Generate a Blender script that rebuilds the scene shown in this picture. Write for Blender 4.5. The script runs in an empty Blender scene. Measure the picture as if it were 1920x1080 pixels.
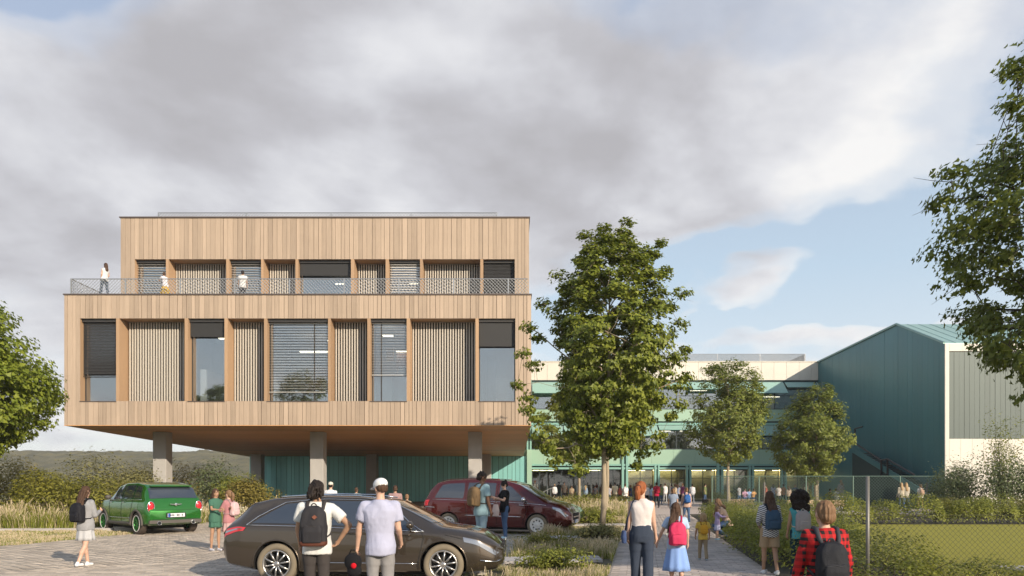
import bpy, math, random
import numpy as np
from mathutils import Vector, Matrix, noise
random.seed(7); rng = np.random.default_rng(7)
R = math.radians
S = bpy.context.scene
COL = S.collection
# ------------------------------------------------------------------ camera
cam_d = bpy.data.cameras.new('camera'); cam = bpy.data.objects.new('camera', cam_d); COL.objects.link(cam)
cam.location = (0, 0, 1.7); cam.rotation_euler = (R(90), 0, 0)
cam_d.sensor_width = 36; cam_d.lens = 24.375; cam_d.shift_y = 0.1906; cam_d.clip_end = 3000; cam_d.clip_start = 0.1
S.camera = cam
# ------------------------------------------------------------------ light
SUN_AZ, SUN_EL = R(40), R(22)          # to the right of and behind the camera
to_sun = Vector((math.sin(SUN_AZ)*math.cos(SUN_EL), -math.cos(SUN_AZ)*math.cos(SUN_EL), math.sin(SUN_EL)))
sd = bpy.data.lights.new('sun', 'SUN'); sd.energy = 4.6; sd.angle = R(0.7); sd.color = (1.0, 0.87, 0.70)
sun = bpy.data.objects.new('sun', sd); COL.objects.link(sun)
sun.rotation_euler = to_sun.to_track_quat('Z', 'Y').to_euler(); sun.location = (30, -30, 40)
S.view_settings.view_transform = 'Standard'; S.view_settings.look = 'None'
S.view_settings.gamma = 1; S.view_settings.use_curve_mapping = False; S.view_settings.exposure = 0.30
S.cycles.use_denoising = True
S.cycles.max_bounces = 6; S.cycles.transparent_max_bounces = 24; S.cycles.diffuse_bounces = 4; S.cycles.glossy_bounces = 3
S.cycles.caustics_reflective = False; S.cycles.caustics_refractive = False
S.cycles.sample_clamp_indirect = 6
W = bpy.data.worlds.new('World'); S.world = W; W.use_nodes = True
class NT:
    """small node-tree writer"""
    def __init__(s, t): s.t = t; s.n = t.nodes; s.l = t.links
    def new(s, typ, **k):
        n = s.n.new(typ)
        for a, b in k.items(): setattr(n, a, b)
        return n
    def put(s, sock, v):
        if isinstance(v, bpy.types.NodeSocket): s.l.new(v, sock)
        elif v is not None:
            if sock.type == 'RGBA' and len(v) == 3: v = (*v, 1)
            sock.default_value = v
    def m(s, op, a, b=None, c=None, clamp=False):
        n = s.new('ShaderNodeMath', operation=op, use_clamp=clamp)
        for i, v in enumerate((a, b, c)):
            if v is not None: s.put(n.inputs[i], v)
        return n.outputs[0]
    def mix(s, f, a, b):
        n = s.new('ShaderNodeMix', data_type='RGBA'); s.put(n.inputs[0], f); s.put(n.inputs[6], a); s.put(n.inputs[7], b)
        return n.outputs[2]
    def noise(s, vec, scale, detail=3, rough=.5, dist=0):
        n = s.new('ShaderNodeTexNoise'); s.put(n.inputs['Vector'], vec); n.inputs['Scale'].default_value = scale
        n.inputs['Detail'].default_value = detail; n.inputs['Roughness'].default_value = rough; n.inputs['Distortion'].default_value = dist
        return n.outputs['Fac']
    def ramp(s, f, stops, interp='LINEAR'):
        n = s.new('ShaderNodeValToRGB'); n.color_ramp.interpolation = interp; s.put(n.inputs[0], f)
        e = n.color_ramp.elements
        while len(e) < len(stops): e.new(.5)
        for i, (p, c) in enumerate(stops):
            e[i].position = p; e[i].color = (*c, 1) if len(c) == 3 else c
        return n.outputs[0]
    def mapping(s, vec, scale=(1, 1, 1), rot=(0, 0, 0), loc=(0, 0, 0)):
        n = s.new('ShaderNodeMapping'); s.put(n.inputs[0], vec); n.inputs['Scale'].default_value = scale
        n.inputs['Rotation'].default_value = rot; n.inputs['Location'].default_value = loc
        return n.outputs[0]
def build_world():
    t = NT(W.node_tree); t.n.clear()
    out = t.new('ShaderNodeOutputWorld')
    sky = t.new('ShaderNodeTexSky', sky_type='NISHITA'); sky.sun_disc = False
    sky.sun_elevation = SUN_EL; sky.sun_rotation = R(140); sky.air_density = 1.0; sky.dust_density = 1.2; sky.ozone_density = 1.2
    bg = t.new('ShaderNodeBackground'); t.put(bg.inputs[0], sky.outputs[0]); bg.inputs[1].default_value = 0.12
    tc = t.new('ShaderNodeTexCoord').outputs['Generated']
    sp = t.new('ShaderNodeSeparateXYZ'); t.put(sp.inputs[0], tc)
    x, y, z = sp.outputs
    az = t.m('ARCTAN2', x, y); el = t.m('ARCSINE', z)
    den = t.m('ADD', t.m('MAXIMUM', z, 0.0), 0.30)          # clouds lie on a layer: they crowd towards the horizon
    cb = t.new('ShaderNodeCombineXYZ'); t.put(cb.inputs[0], t.m('DIVIDE', x, den)); t.put(cb.inputs[1], t.m('DIVIDE', y, den)); t.put(cb.inputs[2], t.m('MULTIPLY', z, .8))
    v = cb.outputs[0]
    nw = t.noise(v, 1.8, 4, .55); nw2 = t.noise(t.mapping(v, loc=(5, 2, 1)), 1.8, 4, .55)
    azw = t.m('ADD', az, t.m('MULTIPLY', t.m('SUBTRACT', nw, .5), .50))
    elw = t.m('ADD', el, t.m('MULTIPLY', t.m('SUBTRACT', nw2, .5), .32))
    def blob(a, e, ra, re, k=1.0, tilt=0.0):
        da = t.m('SUBTRACT', azw, a); de = t.m('SUBTRACT', elw, e)
        if tilt: de = t.m('SUBTRACT', de, t.m('MULTIPLY', da, tilt))
        q = t.m('ADD', t.m('POWER', t.m('ABSOLUTE', t.m('DIVIDE', da, ra)), 2), t.m('POWER', t.m('ABSOLUTE', t.m('DIVIDE', de, re)), 2))
        return t.m('MULTIPLY', t.m('EXPONENT', t.m('MULTIPLY', q, -1)), k)
    def total(lst, base):
        o = base
        for b in lst: o = t.m('ADD', o, b)
        return o
    # billows: the same field sampled towards the sun gives lit and shaded sides
    def field(vec, sc, d): return t.noise(vec, sc, d, .54, .15)
    off = (.12, -.05, .14)
    f1 = field(v, 1.9, 7); f2 = field(t.mapping(v, loc=off), 1.9, 7)
    relief = t.m('MULTIPLY', t.m('SUBTRACT', f1, f2), 2.3)
    cover = total([
        blob(-.34, .40, .50, .16, .50, -.05), blob(.02, .44, .40, .13, .50, -.12), blob(.20, .52, .5, .07, .34),
        blob(.34, .42, .24, .085, .40, -.15), blob(.33, .285, .12, .035, .80), blob(.12, .12, .6, .05, .12),
        blob(.48, .19, .22, .03, .55), blob(-.60, .20, .25, .16, .36), blob(.58, .46, .14, .07, .10),
        blob(.45, .30, .30, .115, -.78), blob(.26, .32, .10, .05, -.25), blob(.40, .235, .20, .018, -.15), blob(-.64, .55, .14, .07, -.5), blob(.14, .235, .10, .06, -.25),
        blob(-.42, .60, .12, .04, .15), blob(-.5, .04, .3, .03, -.2)], t.m('ADD', t.m('MULTIPLY', t.m('ADD', t.m('MULTIPLY', f1, .55), t.m('MULTIPLY', t.noise(t.mapping(v, loc=(2, 7, 3)), 3.2, 8, .62, .2), .45)), 1.45), -.24))
    mask = t.ramp(cover, [(.44, (0, 0, 0)), (.62, (.55, .55, .55)), (.88, (1, 1, 1))], 'EASE')
    n2 = t.noise(t.mapping(v, loc=(9, 4, 2)), 1.1, 6, .52, .2)
    thin = t.m('MULTIPLY', t.m('SUBTRACT', 1.02, t.m('MINIMUM', cover, 1.02)), .95)      # thin parts of a cloud let the light through
    bright = total([relief, thin,
        blob(-.02, .53, .10, .05, .24), blob(.21, .46, .10, .045, .38), blob(.37, .44, .10, .04, .34), blob(.50, .46, .12, .06, .20),
        blob(-.08, .37, .10, .05, .34), blob(-.42, .60, .08, .04, .28), blob(.33, .25, .16, .04, .35), blob(.2, .10, 1.2, .10, .45), blob(-.66, .16, .3, .14, .12), blob(-.60, .50, .22, .12, .16),
        blob(-.35, .44, .38, .10, -.05, -.1), blob(-.04, .46, .25, .05, -.12), blob(.20, .58, .5, .05, -.16), blob(.16, .385, .2, .03, -.12)],
        t.m('ADD', t.m('MULTIPLY', t.m('SUBTRACT', n2, .5), .6), .27))
    cc = t.ramp(bright, [(.0, (.395, .390, .412)), (.26, (.455, .454, .484)), (.50, (.55, .555, .588)), (.75, (.65, .655, .68)), (1.0, (.77, .765, .76))])
    bgc = t.new('ShaderNodeBackground'); t.put(bgc.inputs[0], cc); bgc.inputs[1].default_value = 1.0
    # blue air brightens to white at the horizon
    blue = t.ramp(el, [(0.0, (.78, .78, .775)), (.10, (.70, .755, .79)), (.28, (.50, .62, .73)), (.5, (.40, .47, .60)), (1.0, (.18, .27, .44))])
    bgb = t.new('ShaderNodeBackground'); t.put(bgb.inputs[0], blue); bgb.inputs[1].default_value = 1.0
    mb = t.new('ShaderNodeMixShader'); mb.inputs[0].default_value = .80; t.l.new(bg.outputs[0], mb.inputs[1]); t.l.new(bgb.outputs[0], mb.inputs[2])
    mx = t.new('ShaderNodeMixShader'); t.put(mx.inputs[0], mask); t.l.new(mb.outputs[0], mx.inputs[1]); t.l.new(bgc.outputs[0], mx.inputs[2])
    t.l.new(mx.outputs[0], out.inputs[0])
build_world()

# ------------------------------------------------------------------ materials
MATS = {}
def mat(name, col, rough=.6, metal=0, nz=None, bump=None, orand=0, irand=0, spec=.5, col2=None, coat=0, transl=0, emis=0, stretch=(1, 1, 1), alpha=1, sheen=0, nz2=None):
    """Principled with world-space noise variation nz=(scale, amount), fine relief bump=(scale, strength), per object / per island variation"""
    if name in MATS: return MATS[name]
    mt = bpy.data.materials.new(name); mt.use_nodes = True; t = NT(mt.node_tree); MATS[name] = mt
    p = t.n['Principled BSDF']
    pos = t.new('ShaderNodeNewGeometry')
    vec = t.mapping(pos.outputs['Position'], scale=stretch) if (nz or bump) else None
    val = None
    def add(a, b): return b if a is None else t.m('ADD', a, b)
    if nz: val = add(val, t.m('MULTIPLY', t.m('SUBTRACT', t.noise(vec, nz[0], 5, .6), .5), nz[1]*3))
    if nz2: val = add(val, t.m('MULTIPLY', t.m('SUBTRACT', t.noise(pos.outputs['Position'], nz2[0], 6, .65, .6), .5), nz2[1]*3))
    if orand:
        oi = t.new('ShaderNodeObjectInfo'); val = add(val, t.m('MULTIPLY', t.m('SUBTRACT', oi.outputs['Random'], .5), orand*2))
    if irand: val = add(val, t.m('MULTIPLY', t.m('SUBTRACT', pos.outputs['Random Per Island'], .5), irand*2))
    c = col
    if col2 is not None:
        f = t.m('ADD', val, .5, clamp=True) if val is not None else .5
        c = t.mix(f, col, col2)
    elif val is not None:
        h = t.new('ShaderNodeHueSaturation'); t.put(h.inputs['Color'], col); t.put(h.inputs['Value'], t.m('ADD', val, 1.0)); c = h.outputs[0]
    t.put(p.inputs['Base Color'], c)
    p.inputs['Roughness'].default_value = rough; p.inputs['Metallic'].default_value = metal
    p.inputs['Specular IOR Level'].default_value = spec
    if coat: p.inputs['Coat Weight'].default_value = coat; p.inputs['Coat Roughness'].default_value = .03
    if sheen: p.inputs['Sheen Weight'].default_value = sheen
    if bump:
        b = t.new('ShaderNodeBump'); b.inputs['Strength'].default_value = bump[1]; b.inputs['Distance'].default_value = .02
        t.put(b.inputs['Height'], t.noise(vec, bump[0], 4, .6)); t.l.new(b.outputs[0], p.inputs['Normal'])
    if emis:
        t.put(p.inputs['Emission Color'], col); p.inputs['Emission Strength'].default_value = emis
    if alpha < 1: p.inputs['Alpha'].default_value = alpha
    if transl:
        tr = t.new('ShaderNodeBsdfTranslucent'); t.put(tr.inputs[0], c); ms = t.new('ShaderNodeMixShader'); ms.inputs[0].default_value = transl
        t.l.new(p.outputs[0], ms.inputs[1]); t.l.new(tr.outputs[0], ms.inputs[2]); t.l.new(ms.outputs[0], t.n['Material Output'].inputs[0])
    return mt
def glass(name, tint=(.8, .86, .85), refl=.22, rough=0.02, dark=None):
    if name in MATS: return MATS[name]
    mt = bpy.data.materials.new(name); mt.use_nodes = True; t = NT(mt.node_tree); MATS[name] = mt; t.n.remove(t.n['Principled BSDF'])
    tr = t.new('ShaderNodeBsdfTransparent'); t.put(tr.inputs[0], tint)
    gl = t.new('ShaderNodeBsdfGlossy'); gl.inputs['Roughness'].default_value = rough; t.put(gl.inputs[0], (.95, .95, .95))
    lw = t.new('ShaderNodeLayerWeight'); lw.inputs[0].default_value = .25
    f = t.m('ADD', t.m('MULTIPLY', lw.outputs['Fresnel'], .7), refl, clamp=True)
    ms = t.new('ShaderNodeMixShader'); t.put(ms.inputs[0], f); t.l.new(tr.outputs[0], ms.inputs[1]); t.l.new(gl.outputs[0], ms.inputs[2])
    t.l.new(ms.outputs[0], t.n['Material Output'].inputs[0]); return mt

# ------------------------------------------------------------------ mesh building
class MB:
    def __init__(s): s.v = []; s.f = []; s.mi = []
    def add(s, vs, fs, m=0):
        b = len(s.v); s.v.extend([tuple(q) for q in vs]); s.f.extend([tuple(b+i for i in f) for f in fs]); s.mi.extend([m]*len(fs)); return s
    def box(s, x0, x1, y0, y1, z0, z1, m=0):
        return s.add([(x0,y0,z0),(x1,y0,z0),(x1,y1,z0),(x0,y1,z0),(x0,y0,z1),(x1,y0,z1),(x1,y1,z1),(x0,y1,z1)],
                     [(0,3,2,1),(4,5,6,7),(0,1,5,4),(1,2,6,5),(2,3,7,6),(3,0,4,7)], m)
    def prism(s, pts, a, b, m=0):
        """polygon of 3-D points, extruded by vector b-a"""
        n = len(pts); d = Vector(b)-Vector(a)
        vs = [tuple(p) for p in pts]+[tuple(Vector(p)+d) for p in pts]
        return s.add(vs, [tuple(range(n))[::-1], tuple(range(n, 2*n))]+[(i, (i+1) % n, n+(i+1) % n, n+i) for i in range(n)], m)
    def tube(s, pts, rad, n=8, m=0, cap=True, ell=None):
        """tube through points with a radius per point"""
        pts = [Vector(p) for p in pts]
        if not hasattr(rad, '__len__'): rad = [rad]*len(pts)
        b = len(s.v); up = None
        for i, p in enumerate(pts):
            d = (pts[min(i+1, len(pts)-1)]-pts[max(i-1, 0)])
            if d.length < 1e-9: d = Vector((0, 0, 1))
            d.normalize()
            if up is None: up = Vector((1, 0, 0)) if abs(d.x) < .9 else Vector((0, 1, 0))
            u = (up - d*up.dot(d)).normalized(); w = d.cross(u); up = u
            for k in range(n):
                a = 2*math.pi*k/n
                e = ell or (1, 1)
                s.v.append(tuple(p+u*math.cos(a)*rad[i]*e[0]+w*math.sin(a)*rad[i]*e[1]))
        for i in range(len(pts)-1):
            for k in range(n):
                k2 = (k+1) % n
                s.f.append((b+i*n+k, b+i*n+k2, b+(i+1)*n+k2, b+(i+1)*n+k)); s.mi.append(m)
        if cap:
            s.f.append(tuple(b+k for k in range(n))[::-1]); s.mi.append(m)
            e = b+(len(pts)-1)*n; s.f.append(tuple(e+k for k in range(n))); s.mi.append(m)
        return s
    def caps(s, p0, p1, r0, r1, n=12, m=0):
        """tapered capsule with round ends"""
        p0, p1 = Vector(p0), Vector(p1); d = p1-p0; L = max(d.length, 1e-6); d = d/L
        pts, rr = [], []
        for a in (85, 60, 35, 12): pts.append(p0-d*r0*math.sin(R(a))); rr.append(r0*math.cos(R(a)))
        pts.append(p0); rr.append(r0); pts.append((p0+p1)/2); rr.append((r0+r1)/2); pts.append(p1); rr.append(r1)
        for a in (12, 35, 60, 85): pts.append(p1+d*r1*math.sin(R(a))); rr.append(r1*math.cos(R(a)))
        return s.tube(pts, rr, n, m)
    def ell(s, c, r, n=14, k=9, m=0, rot=None):
        c = Vector(c); vs = []; fs = []
        for i in range(k+1):
            th = math.pi*(i+.02)/(k+.04)
            for j in range(n):
                ph = 2*math.pi*j/n
                q = Vector((r[0]*math.sin(th)*math.cos(ph), r[1]*math.sin(th)*math.sin(ph), r[2]*math.cos(th)))
                if rot: q = rot @ q
                vs.append(tuple(c+q))
        for i in range(k):
            for j in range(n): fs.append((i*n+j, (i+1)*n+j, (i+1)*n+(j+1) % n, i*n+(j+1) % n))
        fs.append(tuple(range(n))); fs.append(tuple(k*n+j for j in range(n))[::-1])
        return s.add(vs, fs, m)
    def loft(s, rings, n=20, m=0):
        """closed tube of elliptical rings (centre, half width x, half depth y, power)"""
        vs = []; fs = []
        for (c, a, b, *pw) in rings:
            e = pw[0] if pw else 1.0
            for j in range(n):
                ph = 2*math.pi*j/n; co, si = math.cos(ph), math.sin(ph)
                vs.append((c[0]+a*math.copysign(abs(co)**e, co), c[1]+b*math.copysign(abs(si)**e, si), c[2]))
        k = len(rings)-1
        for i in range(k):
            for j in range(n): fs.append((i*n+j, i*n+(j+1) % n, (i+1)*n+(j+1) % n, (i+1)*n+j))
        fs.append(tuple(range(n))[::-1]); fs.append(tuple(k*n+j for j in range(n)))
        return s.add(vs, fs, m)
    def mesh(s, name, mats=None, smooth=False):
        me = bpy.data.meshes.new(name); me.from_pydata(s.v, [], s.f)
        for mm in (mats or []): me.materials.append(mm)
        if any(s.mi): me.polygons.foreach_set('material_index', s.mi)
        if smooth: me.polygons.foreach_set('use_smooth', [True]*len(s.f))
        me.update(); return me
    def obj(s, name, mats, parent=None, smooth=False, **k):
        if not isinstance(mats, (list, tuple)): mats = [mats]
        return link(name, s.mesh(name, mats, smooth), parent, **k)
def link(name, me, parent=None, loc=None, rot=None, **k):
    o = bpy.data.objects.new(name, me); COL.objects.link(o)
    if parent: o.parent = parent
    if loc is not None: o.location = loc
    if rot is not None: o.rotation_euler = rot
    return tag(o, **k)
def tag(o, label=None, cat=None, group=None, kind=None):
    if label: o['label'] = label
    if cat: o['category'] = cat
    if group: o['group'] = group
    if kind: o['kind'] = kind
    return o
def thing(name, label, cat, loc=(0, 0, 0), rz=0, group=None):
    o = bpy.data.objects.new(name, None); COL.objects.link(o); o.location = loc; o.rotation_euler = (0, 0, rz); o.empty_display_size = .2
    return tag(o, label, cat, group)
def np_mesh(name, V, Fq, mats, smooth=False):
    """V (n,3), Fq (m,k) arrays -> mesh, fast"""
    me = bpy.data.meshes.new(name); V = np.asarray(V, dtype=np.float32); Fq = np.asarray(Fq, dtype=np.int32); k = Fq.shape[1]
    me.vertices.add(len(V)); me.vertices.foreach_set('co', V.ravel())
    me.loops.add(Fq.size); me.loops.foreach_set('vertex_index', Fq.ravel())
    me.polygons.add(len(Fq)); me.polygons.foreach_set('loop_start', np.arange(0, Fq.size, k, dtype=np.int32))
    try: me.polygons.foreach_set('loop_total', np.full(len(Fq), k, dtype=np.int32))
    except Exception: pass
    for mm in (mats if isinstance(mats, (list, tuple)) else [mats]): me.materials.append(mm)
    if smooth: me.polygons.foreach_set('use_smooth', np.ones(len(Fq), dtype=bool))
    me.update(calc_edges=True); me.validate(); return me
_BOX = {}
def unit_box(key, sx, sy, sz, m):
    """shared box mesh, corner at the origin"""
    k = (key, round(sx, 4), round(sy, 4), round(sz, 4), m.name)
    if k not in _BOX: _BOX[k] = MB().box(0, sx, 0, sy, 0, sz).mesh(key, [m])
    return _BOX[k]
F_, CX, YH, HC = 1300.0, 960.0, 906.0, 1.7
def gx(px, D): return (px-CX)*D/F_
def gz(py, D): return HC+(YH-py)*D/F_
def dist(py): return F_*HC/(py-YH)     # distance of a ground point
# ------------------------------------------------------------------ ground, hills, paths
M_ground = mat('meadow_ground', (.10, .105, .04), .95, nz=(.25, .25), bump=(3, .6), col2=(.17, .15, .07))
M_asph = mat('car_park_stone', (.33, .285, .235), .85, nz=(.9, .14), bump=(30, .3))
M_joint = mat('paver_joint', (.12, .11, .085), .95, nz=(6, .2))
M_paver = mat('paver_stone', (.47, .40, .325), .8, nz2=(.7, .10), nz=(5, .10), bump=(60, .25), irand=.24, orand=0)
M_paver_o = mat('paver_stone_single', (.47, .40, .325), .8, nz2=(.7, .10), nz=(5, .10), bump=(60, .25), orand=.24)
M_path = mat('path_paver', (.44, .38, .34), .8, nz2=(.7, .10), nz=(5, .10), bump=(60, .25), irand=.22)
M_path_o = mat('path_paver_single', (.44, .38, .34), .8, nz=(5, .10), bump=(60, .25), orand=.22)
M_lawn = mat('mown_lawn', (.22, .21, .014), .95, nz2=(.25, .12), nz=(3, .10), bump=(40, 1.0), col2=(.34, .30, .028))
M_gravel = mat('plaza_stone', (.50, .42, .37), .85, nz=(1.5, .10), bump=(40, .3))
def sheet(name, pts, z, m, parent=None, **k):
    mb = MB(); mb.add([(x, y, z) for x, y in pts], [tuple(range(len(pts)))]); return mb.obj(name, m, parent, **k)
sheet('ground', [(-1500, -300), (1500, -300), (1500, 2500), (-1500, 2500)], -0.03, M_ground, kind='structure')
def bedR(D): return 1.76+(D-12.7)*.182
def pathR(D): return 4.8+(D-12.7)*.19
def bedL(D): return float(np.interp(D, [5, 12.7, 22.8, 28, 36, 64], [-2.4, -.88, 1.4, 2.3, 2.4, 2.2]))
car_park = sheet('car_park', [(-60, 6), (bedL(6), 6), (bedL(13), 13), (bedL(21), 21), (bedL(32), 32), (bedL(64), 64), (-26, 64), (-26, 30), (-19, 22.5), (-17, 17), (-14, 13), (-14, 9), (-60, 7)], 0.0, M_asph, kind='structure')
path = sheet('path', [(bedR(5), 5), (pathR(5), 5), (pathR(38), 38), (bedR(38), 38)], 0.0, M_asph, kind='structure')
plaza = sheet('plaza', [(bedR(38)-.0, 38.004), (26, 38.004), (46, 47), (46, 66.5), (1, 66.5), (bedL(52), 52), (bedR(52)-2, 52), (bedR(38), 40)], 0.004, M_gravel, kind='structure')
lawn = sheet('lawn', [(8.0, 11.5), (60, 11.5), (60, 28.6), (13.4, 28.6), (7.6, 14)], 0.0, M_lawn, kind='structure')
sheet('soil', [(pathR(5), 5), (60, 5), (60, 11.4), (7.9, 11.4), (7.5, 14), (13.3, 28.7), (60, 28.7), (60, 38), (pathR(38), 38)], -0.012, mat('soil', (.06, .05, .03), .95, nz=(3, .2)), kind='structure')
sheet('planting_bed', [(bedL(5), 5), (bedR(5), 5), (bedR(52), 52), (bedL(52), 52), (bedL(32), 32), (bedL(21), 21), (bedL(13), 13)], -0.004, mat('bed_soil', (.10, .085, .05), .95, nz=(3, .3)), kind='structure')

def inside(poly):
    P = np.array(poly)
    def f(x, y):
        c = False; n = len(P)
        for i in range(n):
            x1, y1 = P[i]; x2, y2 = P[(i+1) % n]
            if (y1 > y) != (y2 > y) and x < (x2-x1)*(y-y1)/(y2-y1)+x1: c = not c
        return c
    return f
def in_view(x, y, m=1.0):
    return y > 2 and abs(x) < y*.745*m and HC*F_/y < 176*m
def pave(name, parent, test, ang, sx, sy, ext, m_one, m_all, nmax=300, gap=.014, th=.03, z=0.0):
    ca, sa = math.cos(ang), math.sin(ang)
    x0, x1, y0, y1 = ext; cells = []
    # cells in rotated coordinates
    cor = [(x*ca+y*sa, -x*sa+y*ca) for x in (x0, x1) for y in (y0, y1)]
    u0, u1 = min(c[0] for c in cor), max(c[0] for c in cor); v0, v1 = min(c[1] for c in cor), max(c[1] for c in cor)
    j = 0; v = v0
    while v < v1:
        u = u0+(j % 2)*sx*.5
        while u < u1:
            cu, cv = u+sx/2, v+sy/2; x, y = cu*ca-cv*sa, cu*sa+cv*ca
            if x0 < x < x1 and y0 < y < y1 and in_view(x, y, 1.05) and test(x, y): cells.append((math.hypot(x, y), x, y))
            u += sx
        v += sy; j += 1
    cells.sort()
    near = cells[:nmax]; far = cells[nmax:]
    hx, hy = sx/2-gap/2, sy/2-gap/2
    me = MB()
    me.add([(-hx,-hy,0),(hx,-hy,0),(hx,hy,0),(-hx,hy,0),(-hx+.004,-hy+.004,th),(hx-.004,-hy+.004,th),(hx-.004,hy-.004,th),(-hx+.004,hy-.004,th)],
           [(4,5,6,7),(0,1,5,4),(1,2,6,5),(2,3,7,6),(3,0,4,7)])
    me = me.mesh(name, [m_one])
    for d, x, y in near:
        o = link(name, me, parent, (x, y, z+random.uniform(-.003, .002)), (random.uniform(-.006, .006), random.uniform(-.006, .006), ang))
    if far:
        A = np.array(far)[:, 1:]; n = len(A)
        loc = np.array([(-hx,-hy,0),(hx,-hy,0),(hx,hy,0),(-hx,hy,0),(-hx,-hy,th),(hx,-hy,th),(hx,hy,th),(-hx,hy,th)])
        rx = loc[:, 0]*ca-loc[:, 1]*sa; ry = loc[:, 0]*sa+loc[:, 1]*ca
        V = np.zeros((n, 8, 3)); V[:, :, 0] = A[:, 0, None]+rx; V[:, :, 1] = A[:, 1, None]+ry
        V[:, :, 2] = z+loc[:, 2]+rng.uniform(-.003, .003, (n, 1))
        q = np.array([(4,5,6,7),(0,1,5,4),(1,2,6,5),(2,3,7,6),(3,0,4,7)])
        Fq = (q[None]+np.arange(n)[:, None, None]*8).reshape(-1, 4)
        link(name+'_field', np_mesh(name+'_field', V.reshape(-1, 3), Fq, m_all), parent, kind='stuff')
cp_poly = [(-60, 6), (bedL(6), 6), (bedL(13), 13), (bedL(21), 21), (bedL(32), 32), (bedL(45), 45), (-25, 45), (-19, 22.5), (-17, 17), (-14, 13), (-14, 9), (-60, 7)]
cpt = inside(cp_poly)
pave('paver', car_park, lambda x, y: cpt(x, y) and not (x > -9+(y-13)*.1 and 12 < y < 24 and x > -4.6), R(8), .30, .15, (-22, 3, 9, 40), M_paver_o, M_paver, z=-.022)
# big slabs with grass joints in the parking bays
M_slab = mat('bay_slab', (.42, .38, .33), .8, nz=(3, .12), bump=(40, .3), orand=.10)
pave('parking_slab', car_park, lambda x, y: cpt(x, y) and (x > -9+(y-13)*.1 and 12 < y < 24 and x > -4.6), R(28), .95, .48, (-5, 3, 11.5, 24.2), M_slab, M_slab, gap=.09, z=-.02)
pt = inside([(bedR(5)+.05, 5), (pathR(5)-.05, 5), (pathR(38)-.05, 38), (bedR(38)+.05, 38)])
pave('paver', path, pt, R(-10.5), .30, .15, (-1, 12, 8, 38), M_path_o, M_path, z=-.022)
# stepping slab rows crossing the planting bed
M_step = mat('stepping_slab', (.42, .395, .38), .8, nz=(4, .1), bump=(40, .3), orand=.10)
for (D, xa, xb) in ((dist(1060), -.2, 1.9), (dist(1014), 1.0, 3.3), (dist(988), 2.3, 4.5), (14.6, .3, 2.1)):
    n = int((xb-xa)/.55)
    for i in range(n):
        for j in range(2):
            link('stepping_slab', unit_box('stepping_slab', .52, .38, .06, M_step), bpy.data.objects['planting_bed'], (xa+i*.55, D+j*.42+i*.02, .03), (random.uniform(-.01, .01), random.uniform(-.01, .01), .04))
for i in range(9):
    for j in range(2):
        link('paving_slab', unit_box('paving_slab', .78, .72, .05, M_step), lawn, (9.7+i*.8, 12.6+j*.75, -.02), (0, 0, random.uniform(-.01, .01)))

M_kerb = mat('kerb_stone', (.40, .37, .34), .8, nz=(3, .12), orand=.10)
for i in range(14):
    link('kerb_stone', unit_box('kerb_stone', .96, .16, .12, M_kerb), car_park, (-27+i, 23.4+i*.075, 0), (0, 0, math.atan(.075)))
# distant wooded hill and fields on the left
def hill(name, x0, x1, y0, y1, nx, ny, hf, m, **k):
    V = []; 
    for j in range(ny+1):
        for i in range(nx+1):
            x = x0+(x1-x0)*i/nx; y = y0+(y1-y0)*j/ny; V.append((x, y, hf(x, y)))
    Fq = [(j*(nx+1)+i, j*(nx+1)+i+1, (j+1)*(nx+1)+i+1, (j+1)*(nx+1)+i) for j in range(ny) for i in range(nx)]
    return link(name, np_mesh(name, V, Fq, m, True), **k)
M_hill = mat('wooded_hill', (.022, .028, .010), 1, nz2=(.035, .12), nz=(.14, .5), bump=(.5, 1.0), col2=(.20, .17, .075))
def hf(x, y):
    t = min(1, max(0, (y-230)/170)); base = 20.2*t*t*(3-2*t)
    base *= 1-.17*max(0, min(1, (-x-290)/90))
    return base-.3+(noise.noise(Vector((x*.09, y*.09, 0)))*2.0+abs(noise.noise(Vector((x*.22, y*.22, 5))))*-3.4+noise.noise(Vector((x*.8, y*.8, 5)))*.8)*(.2+t*.65)
hill('hill', -700, 120, 200, 520, 520, 130, hf, M_hill, kind='structure')
# ------------------------------------------------------------------ timber school block on columns
M_wood = mat('larch_board', (.43, .33, .245), .68, nz=(1.0, .15), nz2=(.5, .07), bump=(1.5, .25), orand=.16, stretch=(26, 26, .9), spec=.3)
M_wood2 = mat('larch_reveal', (.42, .275, .165), .6, nz=(1.0, .10), orand=.10, stretch=(26, 26, .9), spec=.3)
M_soff = mat('soffit_board', (.66, .345, .145), .55, nz=(1.0, .12), orand=.12, stretch=(1.2, 30, 30), spec=.35)
M_dark = mat('dark_joint', (.10, .06, .035), .8)
M_cap = mat('parapet_cap', (.13, .10, .085), .45, metal=.3)
M_frame = mat('window_frame_metal', (.055, .05, .045), .45, metal=.3)
M_slat = mat('pale_slat', (.54, .49, .42), .6, orand=.05, nz=(1, .05), stretch=(20, 20, 1))
M_slatback = mat('screen_back', (.03, .022, .018), .8)
M_blind = mat('charcoal_blind', (.028, .027, .026), .6)
M_venet = mat('venetian_blind', (.66, .63, .58), .45, metal=.1)
M_conc = mat('column_concrete', (.43, .41, .385), .8, nz2=(.9, .08), nz=(2.0, .10), bump=(30, .35), stretch=(1, 1, .4))
M_room = mat('room_wall', (.70, .68, .66), .8)
M_roomd = mat('room_wall_dark', (.42, .41, .42), .8)
M_lamp = mat('lit_strip', (1.0, .86, .62), emis=3.2)
M_glass = glass('window_glass', (.86, .90, .92), .24)
M_white = mat('white_frame', (.72, .71, .70), .5)
school = thing('school_building', 'timber clad school block with a roof terrace raised on concrete columns', 'building', (-11.8, 50, 0))
school.location = (0, 0, 0)
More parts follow.
